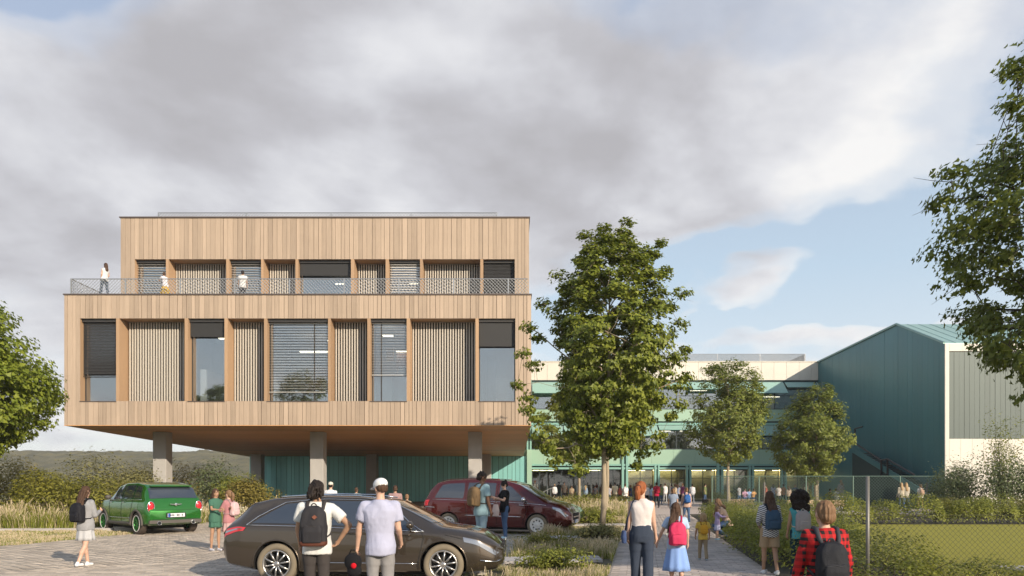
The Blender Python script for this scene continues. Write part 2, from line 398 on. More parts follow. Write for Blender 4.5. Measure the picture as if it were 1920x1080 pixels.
Y0 = 38.24; k0 = 1/34.0
def X(px): return (px-CX)*k0
XL, XR = X(120), X(996)
Z0, Z1, Z2, Z3 = 4.876, 6.23, 10.79, 12.10
DEEP = 65.0; ZB = 4.20
YB = 65.0
bays_lo = [('w', 150, 217.5), ('s', 223.7, 346), ('w', 352.5, 420.7), ('s', 426.7, 495), ('w', 500.7, 615), ('s', 620, 688.7), ('w', 694.5, 762.5), ('s', 768.7, 891.5), ('w', 897.5, 966)]
def board_run(xa, xb, z0, z1, Yf, wid=.245, m=M_wood, th=.03):
    n = max(1, round((xb-xa)/wid)); cuts = [xa]
    for i in range(n-1): cuts.append(xa+(xb-xa)*(i+1)/n+random.uniform(-.05, .05))
    cuts.append(xb)
    for a, b in zip(cuts, cuts[1:]):
        w = round((b-a)*50)/50-.018
        link('cladding_board', unit_box('cladding_board', w, th, z1-z0, m), school, (a+.009, Yf+random.uniform(0, .006), z0))
# lower volume: backing wall with a hole for the window band
mb = MB()
mb.box(XL+.02, XR-.02, Y0+.04, Y0+.9, Z0+.03, Z1-.01); mb.box(XL+.02, XR-.02, Y0+.04, Y0+.9, Z2+.01, Z3-.02)
mb.box(XL+.02, X(150)-.01, Y0+.04, Y0+.9, Z1-.01, Z2+.01); mb.box(X(966)+.01, XR-.02, Y0+.04, Y0+.9, Z1-.01, Z2+.01)
mb.obj('front_wall', M_dark, school)
MB().box(XL, XL+.25, Y0+.035, YB, Z0, Z3-.02).obj('side_wall', M_wood, school)
MB().box(XR-.25, XR, Y0+.035, YB, Z0, Z3-.02).obj('side_wall', M_wood, school)
MB().box(XL+.25, XR-.25, YB-.3, YB, Z0, Z3-.02).obj('rear_wall', M_wood, school)
MB().box(XL-.04, XR+.04, Y0-.05, YB+.05, Z3-.02, Z3+.045).obj('parapet_cap', M_cap, school)
# boards
board_run(XL, X(150), Z0, Z3-.03, Y0); board_run(X(966), XR, Z0, Z3-.03, Y0)
board_run(X(150), X(966), Z0, Z1, Y0); board_run(X(150), X(966), Z2, Z3-.03, Y0)
# sloping soffit in boards
nsb = 64
for i in range(nsb):
    f0, f1 = i/nsb, (i+1)/nsb; ya, yb = Y0+.03+(YB-Y0-.03)*f0, Y0+.03+(YB-Y0-.03)*f1-.02
    za, zb = Z0-.005+(ZB-Z0)*f0, Z0-.005+(ZB-Z0)*f1
    if i == 0: ya = Y0-.005
    mbs = MB(); mbs.add([(XL+.0, ya, za), (XR, ya, za), (XR, yb, zb), (XL, yb, zb), (XL, ya, za+.03), (XR, ya, za+.03), (XR, yb, zb+.03), (XL, yb, zb+.03)],
        [(0,3,2,1),(4,5,6,7),(0,1,5,4),(1,2,6,5),(2,3,7,6),(3,0,4,7)]); mbs.obj('soffit_board', M_soff, school)
mbs = MB(); mbs.add([(XL+.01, Y0+.05, Z0+.03), (XR-.01, Y0+.05, Z0+.03), (XR-.01, YB-.01, ZB+.03), (XL+.01, YB-.01, ZB+.03), (XL+.01, Y0+.05, Z0+.2), (XR-.01, Y0+.05, Z0+.2), (XR-.01, YB-.01, Z0+.2), (XL+.01, YB-.01, Z0+.2)],
        [(0,3,2,1),(4,5,6,7),(0,1,5,4),(1,2,6,5),(2,3,7,6),(3,0,4,7)]); mbs.obj('floor_slab', M_dark, school)
# sloped wedge sides under the box
for xx in (XL, XR-.04):
    mbs = MB(); mbs.prism([(xx, Y0+.04, Z0+.001), (xx, YB, Z0+.001), (xx, YB, ZB)], (0, 0, 0), (.04, 0, 0)); mbs.obj('side_fascia', M_wood, school)
# interior
def interior(xa, xb, yf, yb, z0, z1, walls, lampz):
    mb = MB(); mb.box(xa, xb, yb, yb+.2, z0, z1); mb.box(xa, xb, yf, yb, z0-.15, z0); 
    for w in walls: mb.box(w-.08, w+.08, yf, yb, z0, z1)
    mb.obj('inner_wall', M_room, school)
    MB().box(xa, xb, yf, yb, z1, z1+.15).obj('ceiling', M_roomd, school)
interior(XL+.26, XR-.26, Y0+1.15, Y0+7.5, Z1-.05, Z2+.1, [X(285), X(460), X(655), X(830)], 0)
for px, dz, ww, yy in ((392, .62, .5, 2.4), (540, .9, .9, 5.0), (598, .8, .12, 2.2), (735, .95, .55, 4.6), (712, .45, .3, 2.4), (938, .55, .7, 3.0)):
    MB().box(X(px)-ww, X(px)+ww, Y0+yy, Y0+yy+.25, Z2-dz, Z2-dz+.05).obj('ceiling_lamp', M_lamp, school)
# what can be made out in the rooms: shelves, pinboards, a leaning stair, a pale door
for xa_, xb_, yy, za_, zb2_, mm in ((X(165), X(190), 3.0, Z1, Z1+1.6, mat('pale_door', (.62, .50, .34), .7)), (X(360), X(420), 6.8, Z1+1.6, Z1+1.75, M_white), (X(360), X(420), 6.8, Z1+2.6, Z1+2.75, M_white),
        (X(508), X(560), 6.5, Z1+1.2, Z1+3.0, mat('pinboard', (.34, .22, .12), .8)), (X(568), X(612), 6.0, Z1+.9, Z1+2.6, M_roomd), (X(697), X(712), 4.4, Z1+3.0, Z1+3.8, mat('orange_panel', (.75, .38, .06), .7)),
        (X(715), X(760), 5.0, Z1+2.3, Z1+3.7, mat('brick_red', (.34, .15, .08), .8)), (X(905), X(925), 6.5, Z1, Z1+3.6, M_roomd), (X(930), X(962), 6.8, Z1+1.3, Z1+1.42, M_white), (X(930), X(962), 6.8, Z1+2.1, Z1+2.22, M_white)):
    MB().box(xa_, xb_, Y0+yy, Y0+yy+.12, za_, zb2_).obj('interior_panel', mm, school)
mb = MB(); mb.prism([(X(163), Y0+3.6, Z1+1.5), (X(217), Y0+3.6, Z1+.9), (X(217), Y0+3.6, Z1+.75), (X(163), Y0+3.6, Z1+1.35)], (0, 0, 0), (0, .1, 0)); mb.obj('stair_string', M_white, school)
M_shelf = mat('room_furniture', (.52, .42, .27), .7, orand=.3)
for i in range(26):
    xx = random.uniform(XL+1, XR-1.4); MB().box(xx, xx+random.uniform(.3, 1.1), Y0+2.0+random.random()*4, Y0+2.5+random.random()*4.6, Z1-.05, Z1+random.uniform(.5, 2.3)).obj('furniture', random.choice([M_shelf, M_white, M_roomd]), school)
def window(xa, xb, z0, z1, Yf, rec, blind, roller=0, nven=0, ven_to=0, mull=None, lean=.35):
    """glazed bay: frame, pane, blinds in front of the glass"""
    Yw = Yf+rec; f = .05
    mb = MB(); mb.box(xa, xb, Yw, Yw+.06, z0, z0+f); mb.box(xa, xb, Yw, Yw+.06, z1-f, z1); mb.box(xa, xa+f, Yw, Yw+.06, z0+f, z1-f); mb.box(xb-f, xb, Yw, Yw+.06, z0+f, z1-f)
    for mx in (mull or []): mb.box(mx-.03, mx+.03, Yw, Yw+.06, z0+f, z1-f)
    w = mb.obj('window', M_frame, school)
    MB().box(xa+f, xb-f, Yw+.025, Yw+.035, z0+f, z1-f).obj('pane', M_glass, w)
    MB().box(xa-.02, xb+.02, Yf-.025, Yf+rec, z0-.05, z0-.003).obj('sill', M_cap, w)
    zz = z1-.16
    MB().box(xa+.01, xb-.01, Yw-.30, Yw-.12, z1-.16, z1-.01).obj('blind_box', M_frame, w)
    if roller: MB().box(xa+.03, xb-.03, Yw-.21, Yw-.19, z1-.16-roller, z1-.16).obj('roller_blind', M_blind, w); zz = z1-.16-roller
    if blind:
        m = M_blind if blind == 'closed' else M_venet; step = .085 if blind == 'closed' else .15
        n = int((zz-ven_to)/step)
        hgt = .07 if blind == 'closed' else .085
        a = 1.15 if blind == 'closed' else lean
        me = MB(); c, s = math.cos(a)*hgt/2, math.sin(a)*hgt/2
        me.add([(0, -c, -s), (xb-xa-.08, -c, -s), (xb-xa-.08, c, s), (0, c, s), (0, -c, -s+.006), (xb-xa-.08, -c, -s+.006), (xb-xa-.08, c, s+.006), (0, c, s+.006)],
               [(0,3,2,1),(4,5,6,7),(0,1,5,4),(1,2,6,5),(2,3,7,6),(3,0,4,7)])
        me = me.mesh('blind_slat', [m])
        for i in range(n): link('blind_slat', me, w, (xa+.04, Yw-.18, zz-step*(i+.5)))
        for xx in (xa+.12, xb-.12): MB().box(xx, xx+.012, Yw-.19, Yw-.17, ven_to, zz).obj('guide_cord', M_frame, w)
        MB().box(xa+.03, xb-.03, Yw-.21, Yw-.16, ven_to-.03, ven_to).obj('bottom_rail', m, w)
    return w
def slats(xa, xb, z0, z1, Yf, rec=.80, step=.150):
    b = MB().box(xa, xb, Yf+rec+.20, Yf+rec+.24, z0, z1).obj('slat_screen', M_slatback, school)
    n = int((xb-xa)/step); off = ((xb-xa)-n*step)/2
    for i in range(n): link('slat', unit_box('slat', .070, .06, z1-z0-.02, M_slat), b, (xa+off+step*i+.03, Yf+rec, z0+.01))
def posts(bays, z0, z1, Yf, Xf):
    for i, (k, a, b) in enumerate(bays):
        xa, xb = Xf(a), Xf(b)
        if i:
            pa = Xf(bays[i-1][2]); MB().box(pa, xa, Yf-.002, Yf+1.10, z0, z1).obj('post', M_wood2, school)
    a, b = Xf(bays[0][1]), Xf(bays[-1][2])
    MB().box(a-.03, a, Yf+.035, Yf+.9, z0, z1).obj('reveal', M_wood2, school); MB().box(b, b+.03, Yf+.035, Yf+.9, z0, z1).obj('reveal', M_wood2, school)
    MB().box(a, b, Yf+.035, Yf+.9, z1-.004, z1+.005).obj('lintel', M_wood2, school)
posts(bays_lo, Z1, Z2, Y0, X)
zy = lambda py: gz(py, Y0+.3)
cfg = [dict(blind='closed', ven_to=zy(705)), None, dict(blind=None, roller=Z2-.16-zy(632)), None, dict(blind='open', ven_to=zy(735), mull=[X(585)], lean=.22), None,
       dict(blind='open', ven_to=zy(703), mull=[X(712)], lean=.07), None, dict(blind=None, roller=Z2-.16-zy(650))]
for (k, a, b), c in zip(bays_lo, cfg):
    if k == 's': slats(X(a), X(b), Z1, Z2-.005, Y0)
    else: window(X(a), X(b), Z1, Z2-.005, Y0, .45, **c)
# columns
def column(px, D, w, zt):
    x = gx(px, D)
    mb = MB(); c = .03
    mb.add([(x+a*w/2, D+b*w/2, z) for z in (0, zt) for a, b in ((-1+c*2, -1), (1-c*2, -1), (1, -1+c*2), (1, 1-c*2), (1-c*2, 1), (-1+c*2, 1), (-1, 1-c*2), (-1, -1+c*2))],
           [tuple(range(8))[::-1], tuple(range(8, 16))]+[(i, (i+1) % 8, 8+(i+1) % 8, 8+i) for i in range(8)])
    mb.obj('column', M_conc, school)
def sofz(D): return Z0-.006+(ZB-Z0)*(D-Y0)/(YB-Y0)
for px in (305, 597, 891): column(px, 41.9, .80, sofz(41.9))
for px in (483, 698, 911): column(px, 62.0, .95, sofz(62.0))
# ---- upper storey, set back behind the terrace
k1 = 1/31.0; Y1 = F_/31.0
def X1(px): return (px-CX)*k1
U0, U1, U2, U3 = Z3+.05, Z3+.08, 15.25, 17.76
UL, UR = X1(226), X1(992)
bays_up = [('w', 252.5, 311), ('s', 316, 424), ('w', 429.5, 489.5), ('s', 494, 554), ('w', 559, 658), ('s', 664, 723), ('w', 729, 787.5), ('s', 792.5, 900.5), ('w', 906, 965)]
mb = MB()
mb.box(UL+.02, UR-.02, Y1+.04, Y1+.9, U2+.01, U3); mb.box(UL+.02, X1(252.5)-.01, Y1+.04, Y1+.9, U0, U2+.01); mb.box(X1(965)+.01, UR-.02, Y1+.04, Y1+.9, U0, U2+.01)
mb.obj('front_wall', M_dark, school)
MB().box(UL, UL+.25, Y1+.035, YB-4, U0, U3-.02).obj('side_wall', M_wood, school); MB().box(UR-.25, UR, Y1+.035, YB-4, U0, U3-.02).obj('side_wall', M_wood, school)
MB().box(UL+.25, UR-.25, YB-4.3, YB-4, U0, U3-.02).obj('rear_wall', M_wood, school)
MB().box(UL-.06, UR+.06, Y1-.06, YB-3.9, U3-.02, U3+.05).obj('roof', M_cap, school)
board_run(UL, X1(252.5), U0, U3-.02, Y1); board_run(X1(965), UR, U0, U3-.02, Y1); board_run(X1(252.5), X1(965), U2, U3-.02, Y1, .27)
posts(bays_up, U0, U2, Y1, X1)
interior(UL+.26, UR-.26, Y1+1.2, Y1+7, U0+.1, U2+.1, [X1(370), X1(525), X1(690), X1(850)], 0)
for px in (460, 610, 760): MB().box(X1(px)-.3, X1(px)+.3, Y1+3.5, Y1+3.62, U2-.5, U2-.45).obj('ceiling_lamp', M_lamp, school)
zy1 = lambda py: gz(py, Y1+.3)
cfg = [dict(blind='open', ven_to=U0+.6, lean=.5), None, dict(blind='open', ven_to=U0+.3, lean=.5), None, dict(blind=None, roller=U2-.16-zy1(517)), None, dict(blind='open', ven_to=U0+.2, lean=.8), None, dict(blind='closed', ven_to=U0+.1)]
for (k, a, b), c in zip(bays_up, cfg):
    if k == 's': slats(X1(a), X1(b), U0, U2-.005, Y1, .85)
    else: window(X1(a), X1(b), U0+.05, U2-.005, Y1, .5, **c)
# mesh balustrades: diamond mesh, crossing wires as real geometry
M_steel = mat('galvanised_steel', (.40, .41, .42), .4, metal=.6)
def diamond(mb, x0, x1, z0, z1, y, pitch, r, along=None):
    """two families of crossing thin bars in the plane y = const (or along a wall direction)"""
    H = z1-z0; W_ = x1-x0; sl = 1.0
    def P(u, z): return (x0+u, y, z) if along is None else (along[0][0]+(along[1][0]-along[0][0])*u/W_, along[0][1]+(along[1][1]-along[0][1])*u/W_, z)
    for sgn in (1, -1):
        u = -H if sgn > 0 else 0
        while u < (W_ if sgn > 0 else W_+H):
            a, b = (u, z0), (u+sgn*H*sl, z1)
            # clip to the panel
            (u0, za), (u1, zb) = a, b
            def clip(ua, za, ub, zb):
                t0, t1 = 0, 1; du = ub-ua
                for lo, hi in ((0, W_),):
                    if du > 0: t0 = max(t0, (lo-ua)/du); t1 = min(t1, (hi-ua)/du)
                    else: t0 = max(t0, (hi-ua)/du); t1 = min(t1, (lo-ua)/du)
                return (t0, t1) if t1 > t0+1e-4 else None
            c = clip(u0, za, u1, zb)
            if c:
                q0 = Vector(P(u0+(u1-u0)*c[0], za+(zb-za)*c[0])); q1 = Vector(P(u0+(u1-u0)*c[1], za+(zb-za)*c[1])); off = Vector((0, sgn*r, 0))
                mb.tube([q0+off, q1+off], r, 3, cap=False)
            u += pitch
    return mb
def balustrade(parent, pts, z0, z1, posts_at, pitch, r, name='balustrade', mat_=None):
    mat_ = mat_ or M_steel
    for (a, b) in zip(pts, pts[1:]):
        L = math.hypot(b[0]-a[0], b[1]-a[1]); mb = MB(); diamond(mb, 0, L, z0, z1, 0, pitch, r, along=(a, b))
        o = mb.obj('mesh_infill', mat_, parent, kind='stuff')
        MB().tube([(*a, z1), (*b, z1)], .028, 6).obj('top_rail', mat_, parent)
        MB().tube([(*a, z0+.04), (*b, z0+.04)], .012, 6).obj('bottom_rail', mat_, parent)
    for p in posts_at: MB().box(p[0]-.03, p[0]+.03, p[1]-.03, p[1]+.03, z0-.1, z1+.02).obj('fence_post', mat_, parent)
TY = F_/33.6; TX0, TX1 = gx(133, TY), gx(990, TY)
bal = thing('terrace_balustrade', 'light steel balustrade with diamond mesh infill along the timber roof terrace', 'railing', (0, 0, 0))
balustrade(bal, [(TX0, 46), (TX0, TY), (TX1, TY)], Z3+.05, gz(523, TY), [(TX0, TY)]+[(TX0+i*3.05, TY) for i in range(1, 9)], .19, .014)
RY = F_/29; rf = thing('roof_screen', 'low mesh screen with white posts running along the top of the timber block', 'railing', (0, 0, 0))
balustrade(rf, [(gx(297, RY), RY), (gx(932, RY), RY)], 17.9, gz(399, RY), [(gx(p, RY), RY) for p in (297, 462, 621, 771, 932)], .20, .020)
# ------------------------------------------------------------------ mint and teal classroom wing
M_mint = mat('mint_panel', (.31, .47, .355), .45, nz=(.4, .05), orand=.05, spec=.5)
M_mint2 = mat('mint_frame', (.22, .42, .36), .42, orand=.03)
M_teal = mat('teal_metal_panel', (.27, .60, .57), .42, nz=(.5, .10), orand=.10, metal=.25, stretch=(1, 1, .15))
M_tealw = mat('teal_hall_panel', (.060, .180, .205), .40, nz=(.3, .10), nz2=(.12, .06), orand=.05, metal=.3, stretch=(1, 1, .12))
M_groove = mat('shadow_groove', (.012, .035, .035), .7)
M_cream = mat('cream_panel', (.66, .62, .54), .5, nz2=(.35, .05), nz=(.4, .04), orand=.035)
M_awn = mat('awning_fabric', (.36, .56, .50), .7, orand=.06, transl=.25)
M_lampy = mat('warm_lamp', (1.0, .84, .42), emis=9)
M_dglass = glass('shopfront_glass', (.72, .76, .76), .08)
M_mull = mat('mullion_dark', (.03, .045, .05), .5)
M_sheer = mat('screen_panel', (.085, .108, .10), .5, nz=(.25, .10), metal=.2, orand=.05, stretch=(1, 1, .05))
M_roofteal = mat('standing_seam_roof', (.27, .42, .39), .42, nz=(.3, .08), metal=.25, orand=.05)
wing = thing('classroom_wing', 'long three storey mint and teal school wing with awnings behind the trees', 'building', (0, 0, 0))
D = 65.0; k2 = D/F_
WX = lambda px: (px-CX)*k2
WZ = lambda py: HC+(YH-py)*k2
w0, w1 = WX(979), WX(1545)
# upper fascia in cream panels
zt, zb_ = WZ(679), WZ(713)
n = 24
for i in range(n):
    a = w0+(w1-w0)*i/n; link('fascia_panel', unit_box('fascia_panel', (w1-w0)/n-.02, .1, zt-zb_, M_cream), wing, (a, D-.1, zb_))
MB().box(w0, w1, D-.16, D+.3, zt+.003, zt+.07).obj('coping', M_cream, wing)
MB().box(w0, w1, D-.02, D+.2, WZ(716), zb_-.003).obj('groove', M_groove, wing)
def spandrel(y0, y1, m, nn=14):
    for i in range(nn):
        a = w0+(w1-w0)*i/nn; link('spandrel_panel', unit_box('spandrel_panel', (w1-w0)/nn-.015, .12, WZ(y0)-WZ(y1), m), wing, (a, D-.10, WZ(y1)))
spandrel(768, 790, M_mint); spandrel(793, 797, M_mint2, 5); spandrel(843, 870, M_mint); 
MB().box(w0, w1, D, D+.2, WZ(793)+.003, WZ(790)-.003).obj('groove', M_groove, wing)
# double beam at first floor
MB().box(w0, w1, D-.22, D+.1, WZ(873.6), WZ(870)-.004).obj('beam', M_mint2, wing); MB().box(w0, w1, D-.02, D+.1, WZ(876.4)+.003, WZ(873.6)-.003).obj('groove', M_groove, wing)
MB().box(w0, w1, D-.22, D+.1, WZ(880), WZ(876.4)).obj('beam', M_mint2, wing)
# columns: twin posts with a dark joint
def twin(px, wpx, y0, y1):
    x = WX(px); w = wpx*k2
    MB().box(x-w/2, x-w*.14, D-.30, D+.1, 0, WZ(y0)).obj('pillar', M_mint2, wing); MB().box(x+w*.14, x+w/2, D-.30, D+.1, 0, WZ(y0)).obj('pillar', M_mint2, wing)
    MB().box(x-w*.14+.004, x+w*.14-.004, D-.12, D+.1, 0, WZ(y0)).obj('groove', M_groove, wing)
for px in (992, 1171, 1349, 1529): twin(px, 12 if px > 1000 else 9, 790 if px > 1000 else 712, 940)
for px in (1231, 1290, 1407, 1468): twin(px, 10, 872, 940)
# ribbon windows
def ribbon(ya, yb, step=46):
    a = WX(992); p = 992
    while p < 1540:
        q = min(1545, p+step); xa, xb = WX(p), WX(q)
        mb = MB(); mb.box(xa, xa+.07, D+.04, D+.12, WZ(yb), WZ(ya)); mb.box(xa+.07, xb, D+.04, D+.12, WZ(yb), WZ(yb)+.07); mb.box(xa+.07, xb, D+.04, D+.12, WZ(ya)-.07, WZ(ya))
        if (p//step) % 2: mb.box(xa+.07, xb, D+.04, D+.12, WZ((ya+yb)/2)-.02, WZ((ya+yb)/2)+.02)
        w = mb.obj('window', M_mull, wing)
        MB().box(xa+.08, xb-.01, D+.08, D+.095, WZ(yb)+.08, WZ(ya)-.08).obj('pane', M_glass, w)
        p = q
ribbon(716.5, 767.5); ribbon(797.5, 842.5)
# awnings, let out to different lengths
for row, (yt) in enumerate((716.5, 797.5)):
    p = 996; i = 0
    while p < 1530:
        q = min(1532, p+59); out = [1.25, 1.35, 1.2, 1.3, .7, 1.3, 1.3, 1.25, .75][i % 9]; drop = [1.15, 1.0, .9, 1.2, .5, .8, 1.1, 1.15, .55][i % 9]
        if row == 1: out *= .8; drop *= .85
        xa, xb = WX(p)+.08, WX(q)-.04; zt_ = WZ(yt)-.02
        mb = MB(); mb.add([(xa, D-.12, zt_), (xb, D-.12, zt_), (xb, D-.12-out, zt_-drop), (xa, D-.12-out, zt_-drop), (xa, D-.12, zt_-.012), (xb, D-.12, zt_-.012), (xb, D-.12-out, zt_-drop-.012), (xa, D-.12-out, zt_-drop-.012)],
            [(0,1,2,3),(7,6,5,4),(0,4,5,1),(1,5,6,2),(2,6,7,3),(3,7,4,0)])
        aw = mb.obj('awning', M_awn, wing)
        MB().tube([(xa, D-.12-out, zt_-drop-.02), (xb, D-.12-out, zt_-drop-.02)], .03, 6).obj('front_bar', M_mint2, aw)
        for xx in (xa+.1, xb-.1): MB().tube([(xx, D-.05, zt_-drop*1.1), (xx, D-.12-out, zt_-drop-.03)], .02, 5).obj('arm', M_mull, aw)
        p = q; i += 1
# rooms behind
mb = MB(); mb.box(w0+.4, w1, D+7, D+7.2, 0, zt-.2)
for py in (716, 790, 872): mb.box(w0+.4, w1, D+.25, D+7, WZ(py+3), WZ(py))
for px in (1080, 1171, 1290, 1407, 1529): mb.box(WX(px)-.08, WX(px)+.08, D+.4, D+7, 0, WZ(716))
mb.obj('inner_wall', mat('wing_room_wall', (.13, .125, .13), .8), wing)
MB().box(WX(1171), w1, D+3.2, D+3.3, .02, WZ(881)).obj('inner_wall', mat('corridor_wall', (.60, .55, .36), .8), wing)
for px in (1020, 1110, 1198, 1257, 1316, 1374, 1434, 1492):
    for z_, yy in ((WZ(881.5), 2.7),): MB().box(WX(px)-1.1, WX(px)+1.1, D+yy, D+yy+.25, z_, z_+.05).obj('ceiling_lamp', M_lampy, wing)
for px, py in ((1040, 726), (1330, 724), (1410, 806), (1300, 806), (1465, 806), (1190, 806), (1250, 806), (1320, 728), (1460, 740)):
    MB().box(WX(px)-.8, WX(px)+.8, D+1.8, D+1.95, WZ(py), WZ(py)+.05).obj('ceiling_lamp', M_lamp, wing)
MB().box(w0, w1, D+7.3, D+16, 0, zt-.3).obj('rear_block', M_teal, wing); MB().box(w0, w1, D+.3, D+7.3, zt-.35, zt-.2).obj('roof', M_mull, wing)
# ground floor shopfronts
def shopfront(pa, pb, nm, door=False):
    xa, xb = WX(pa), WX(pb); z1 = WZ(880)-.005; mb = MB(); mb.box(xa, xb, D+.3, D+.38, z1-.07, z1); mb.box(xa, xb, D+.3, D+.38, 0.004, .08)
    for i in range(nm+1): x = xa+(xb-xa)*i/nm; mb.box(x-.03, x+.03, D+.3, D+.38, .08, z1-.07)
    if nm > 1: mb.box(xa, xb, D+.3, D+.38, 2.15, 2.2)
    w = mb.obj('shopfront', M_mull, wing)
    MB().box(xa+.01, xb-.01, D+.33, D+.345, .08, z1-.07).obj('pane', M_dglass, w)
    if door:
        for i in range(2, nm-1, 2): MB().tube([(xa+(xb-xa)*(i+.12)/nm, D+.26, .8), (xa+(xb-xa)*(i+.12)/nm, D+.26, 1.5)], .018, 6).obj('door_handle', M_steel, w)
shopfront(998, 1164, 12, True)
for a, b in ((1178, 1225), (1237, 1284), (1297, 1342), (1356, 1401), (1413, 1462), (1474, 1522)): shopfront(a, b, 2)
# handrail ramp in front of the entrance
rmp = thing('entrance_handrail', 'slim steel ramp handrail in front of the glazed school entrance', 'railing', (0, 0, 0))
mb = MB(); pts = [(WX(1012), 62.5, .55), (WX(1030), 62.5, 1.0), (WX(1040), 62.5, 1.0)]; mb.tube([(a, b, c+.25) for a, b, c in pts], .03, 6); mb.obj('handrail', M_steel, rmp)
for i, p in enumerate((1012, 1018, 1024, 1030, 1035, 1040)):
    MB().tube([(WX(p), 62.5, 0), (WX(p), 62.5, .8+.45*min(1, i/3))], .022, 6).obj('baluster', M_steel, rmp)
# furniture silhouettes inside
for i in range(34):
    px = random.uniform(1000, 1520); lv = random.choice([(0, 0.02), (842, WZ(842)), (767, WZ(767))]); x = WX(px)
    MB().box(x, x+random.uniform(.3, 1.4), D+1.2+random.random()*3, D+1.8+random.random()*4, lv[1], lv[1]+random.uniform(.6, 1.6)).obj('furniture', random.choice([M_shelf, M_white, M_mull, M_mull]), wing)
# roof plant screen
rs = thing('roof_plant_screen', 'grey mesh screen round plant on the flat roof of the mint wing', 'railing', (0, 0, 0))
RD = 70.0; za, zb2 = gz(682, RD), gz(664, RD); M_screen = mat('plant_screen_mesh', (.30, .31, .34), .6)
balustrade(rs, [(gx(1240, RD), RD), (gx(1510, RD), RD), (gx(1510, RD), RD+6)], WZ(679), zb2, [(gx(p, RD), RD) for p in (1263, 1345, 1425, 1509)], .13, .022)
MB().box(gx(1245, RD), gx(1505, RD), RD+5.6, RD+5.7, WZ(679), zb2-.02).obj('rear_screen', M_screen, rs)
# teal wall under the timber block
hallw = thing('undercroft_wall', 'teal ribbed metal wall under the raised timber block', 'wall', (0, 0, 0))
DU = 64.2; x = gx(468, DU); xe = gx(988, DU)
i = 0; topz = sofz(DU)-.02
while x < xe:
    w = random.choice([.42, .42, .30, .55]); w = min(w, xe-x)
    if w > .05: link('wall_panel', unit_box('wall_panel', w-.03, .06, topz, M_teal), hallw, (x, DU+random.uniform(0, .03), 0))
    x += w
MB().box(gx(468, DU), xe, DU+.1, DU+.5, 0, topz).obj('wall_core', M_groove, hallw)
MB().box(xe, xe+.45, DU-.25, DU+.6, 0, ZB+.6).obj('corner_post', M_mint, hallw)

# ------------------------------------------------------------------ gabled sports hall on the right
hall = thing('sports_hall', 'large gabled hall with dark teal side wall and pale cream street front', 'building', (0, 0, 0))
HX = 28.65; HF = 45.87; HB = 66.0
pr = [(HF, 10.98), (51.55, 13.52), (HB, 12.98)]       # roof line in (depth, height)
def roofz(d):
    for (a, b), (c, e) in zip(pr, pr[1:]):
        if a <= d <= c: return b+(e-b)*(d-a)/(c-a)
    return pr[-1][1]
cuts = [HF+.02]
while cuts[-1] < HB-.6: cuts.append(cuts[-1]+.62)
cuts.append(HB)
for a, b in zip(cuts, cuts[1:]):
    pa = a+.006; pb = b-.006; mb = MB(); ds = [pa]+([51.55] if pa < 51.55 < pb else [])+[pb]
    poly = [(HX, pa, 0)]+[(HX, pb, 0)]+[(HX, d, roofz(d)-.04) for d in reversed(ds)]
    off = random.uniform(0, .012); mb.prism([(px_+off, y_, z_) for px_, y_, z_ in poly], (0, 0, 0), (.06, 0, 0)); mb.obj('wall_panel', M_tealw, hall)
mb = MB(); mb.prism([(HX+.1, HF+.05, 0), (HX+.1, HB, 0)]+[(HX+.1, d, z-.06) for d, z in reversed(pr)], (0, 0, 0), (.2, 0, 0)); mb.obj('wall_core', M_groove, hall)
# roof slopes in standing seam trays
HE = 62.0
for (a, za_), (b, zb_) in zip(pr, pr[1:]):
    x = HX-.12; i = 0
    while x < HE:
        w = .85; mb = MB()
        mb.add([(x, a-.0, za_), (x+w-.02, a, za_), (x+w-.02, b, zb_), (x, b, zb_), (x, a, za_-.05), (x+w-.02, a, za_-.05), (x+w-.02, b, zb_-.05), (x, b, zb_-.05)],
               [(0,1,2,3),(7,6,5,4),(0,4,5,1),(1,5,6,2),(2,6,7,3),(3,7,4,0)])
        s_ = Vector((0, b-a, zb_-za_)).normalized()
        mb.tube([(x+w-.01, a, za_+.01), (x+w-.01, b, zb_+.01)], .014, 4)
        mb.obj('roof_tray', M_roofteal, hall); x += w
# verge trim
for (a, za_), (b, zb_) in zip(pr, pr[1:]): MB().tube([(HX-.06, a, za_+.03), (HX-.06, b, zb_+.03)], .075, 6).obj('verge_trim', M_roofteal, hall)
# street front
SX = lambda px: (px-CX)*HF/F_
SZ = lambda py: HC+(YH-py)*HF/F_
ft = SZ(645); rt, rb, rl = SZ(659), SZ(823), SX(1778)
def cream_run(xa, xb, z0, z1, y, wd=.9):
    n = max(1, round((xb-xa)/wd))
    for i in range(n): link('front_panel', unit_box('front_panel', (xb-xa)/n-.014, .1, z1-z0, M_cream), hall, (xa+(xb-xa)*i/n, y, z0))
cream_run(HX-.06, rl, 0, ft, HF-.12, .3); cream_run(rl, HE, rt, ft, HF-.12); cream_run(rl, HE, 0, rb, HF-.12, .75)
MB().box(HX+.1, HE, HF, HF+.3, 0, ft-.02).obj('wall_core', M_groove, hall)
x = rl+.02
while x < HE: link('translucent_panel', unit_box('translucent_panel', .325, .04, rt-rb-.03, M_sheer), hall, (x, HF-.05+random.uniform(0, .02), rb+.015)); x += .34
MB().box(HE-.2, HE, HF+.3, HB, 0, 11).obj('wall_core', M_tealw, hall); MB().box(HX+.3, HE, HB-.2, HB, 0, 12.6).obj('wall_core', M_tealw, hall)
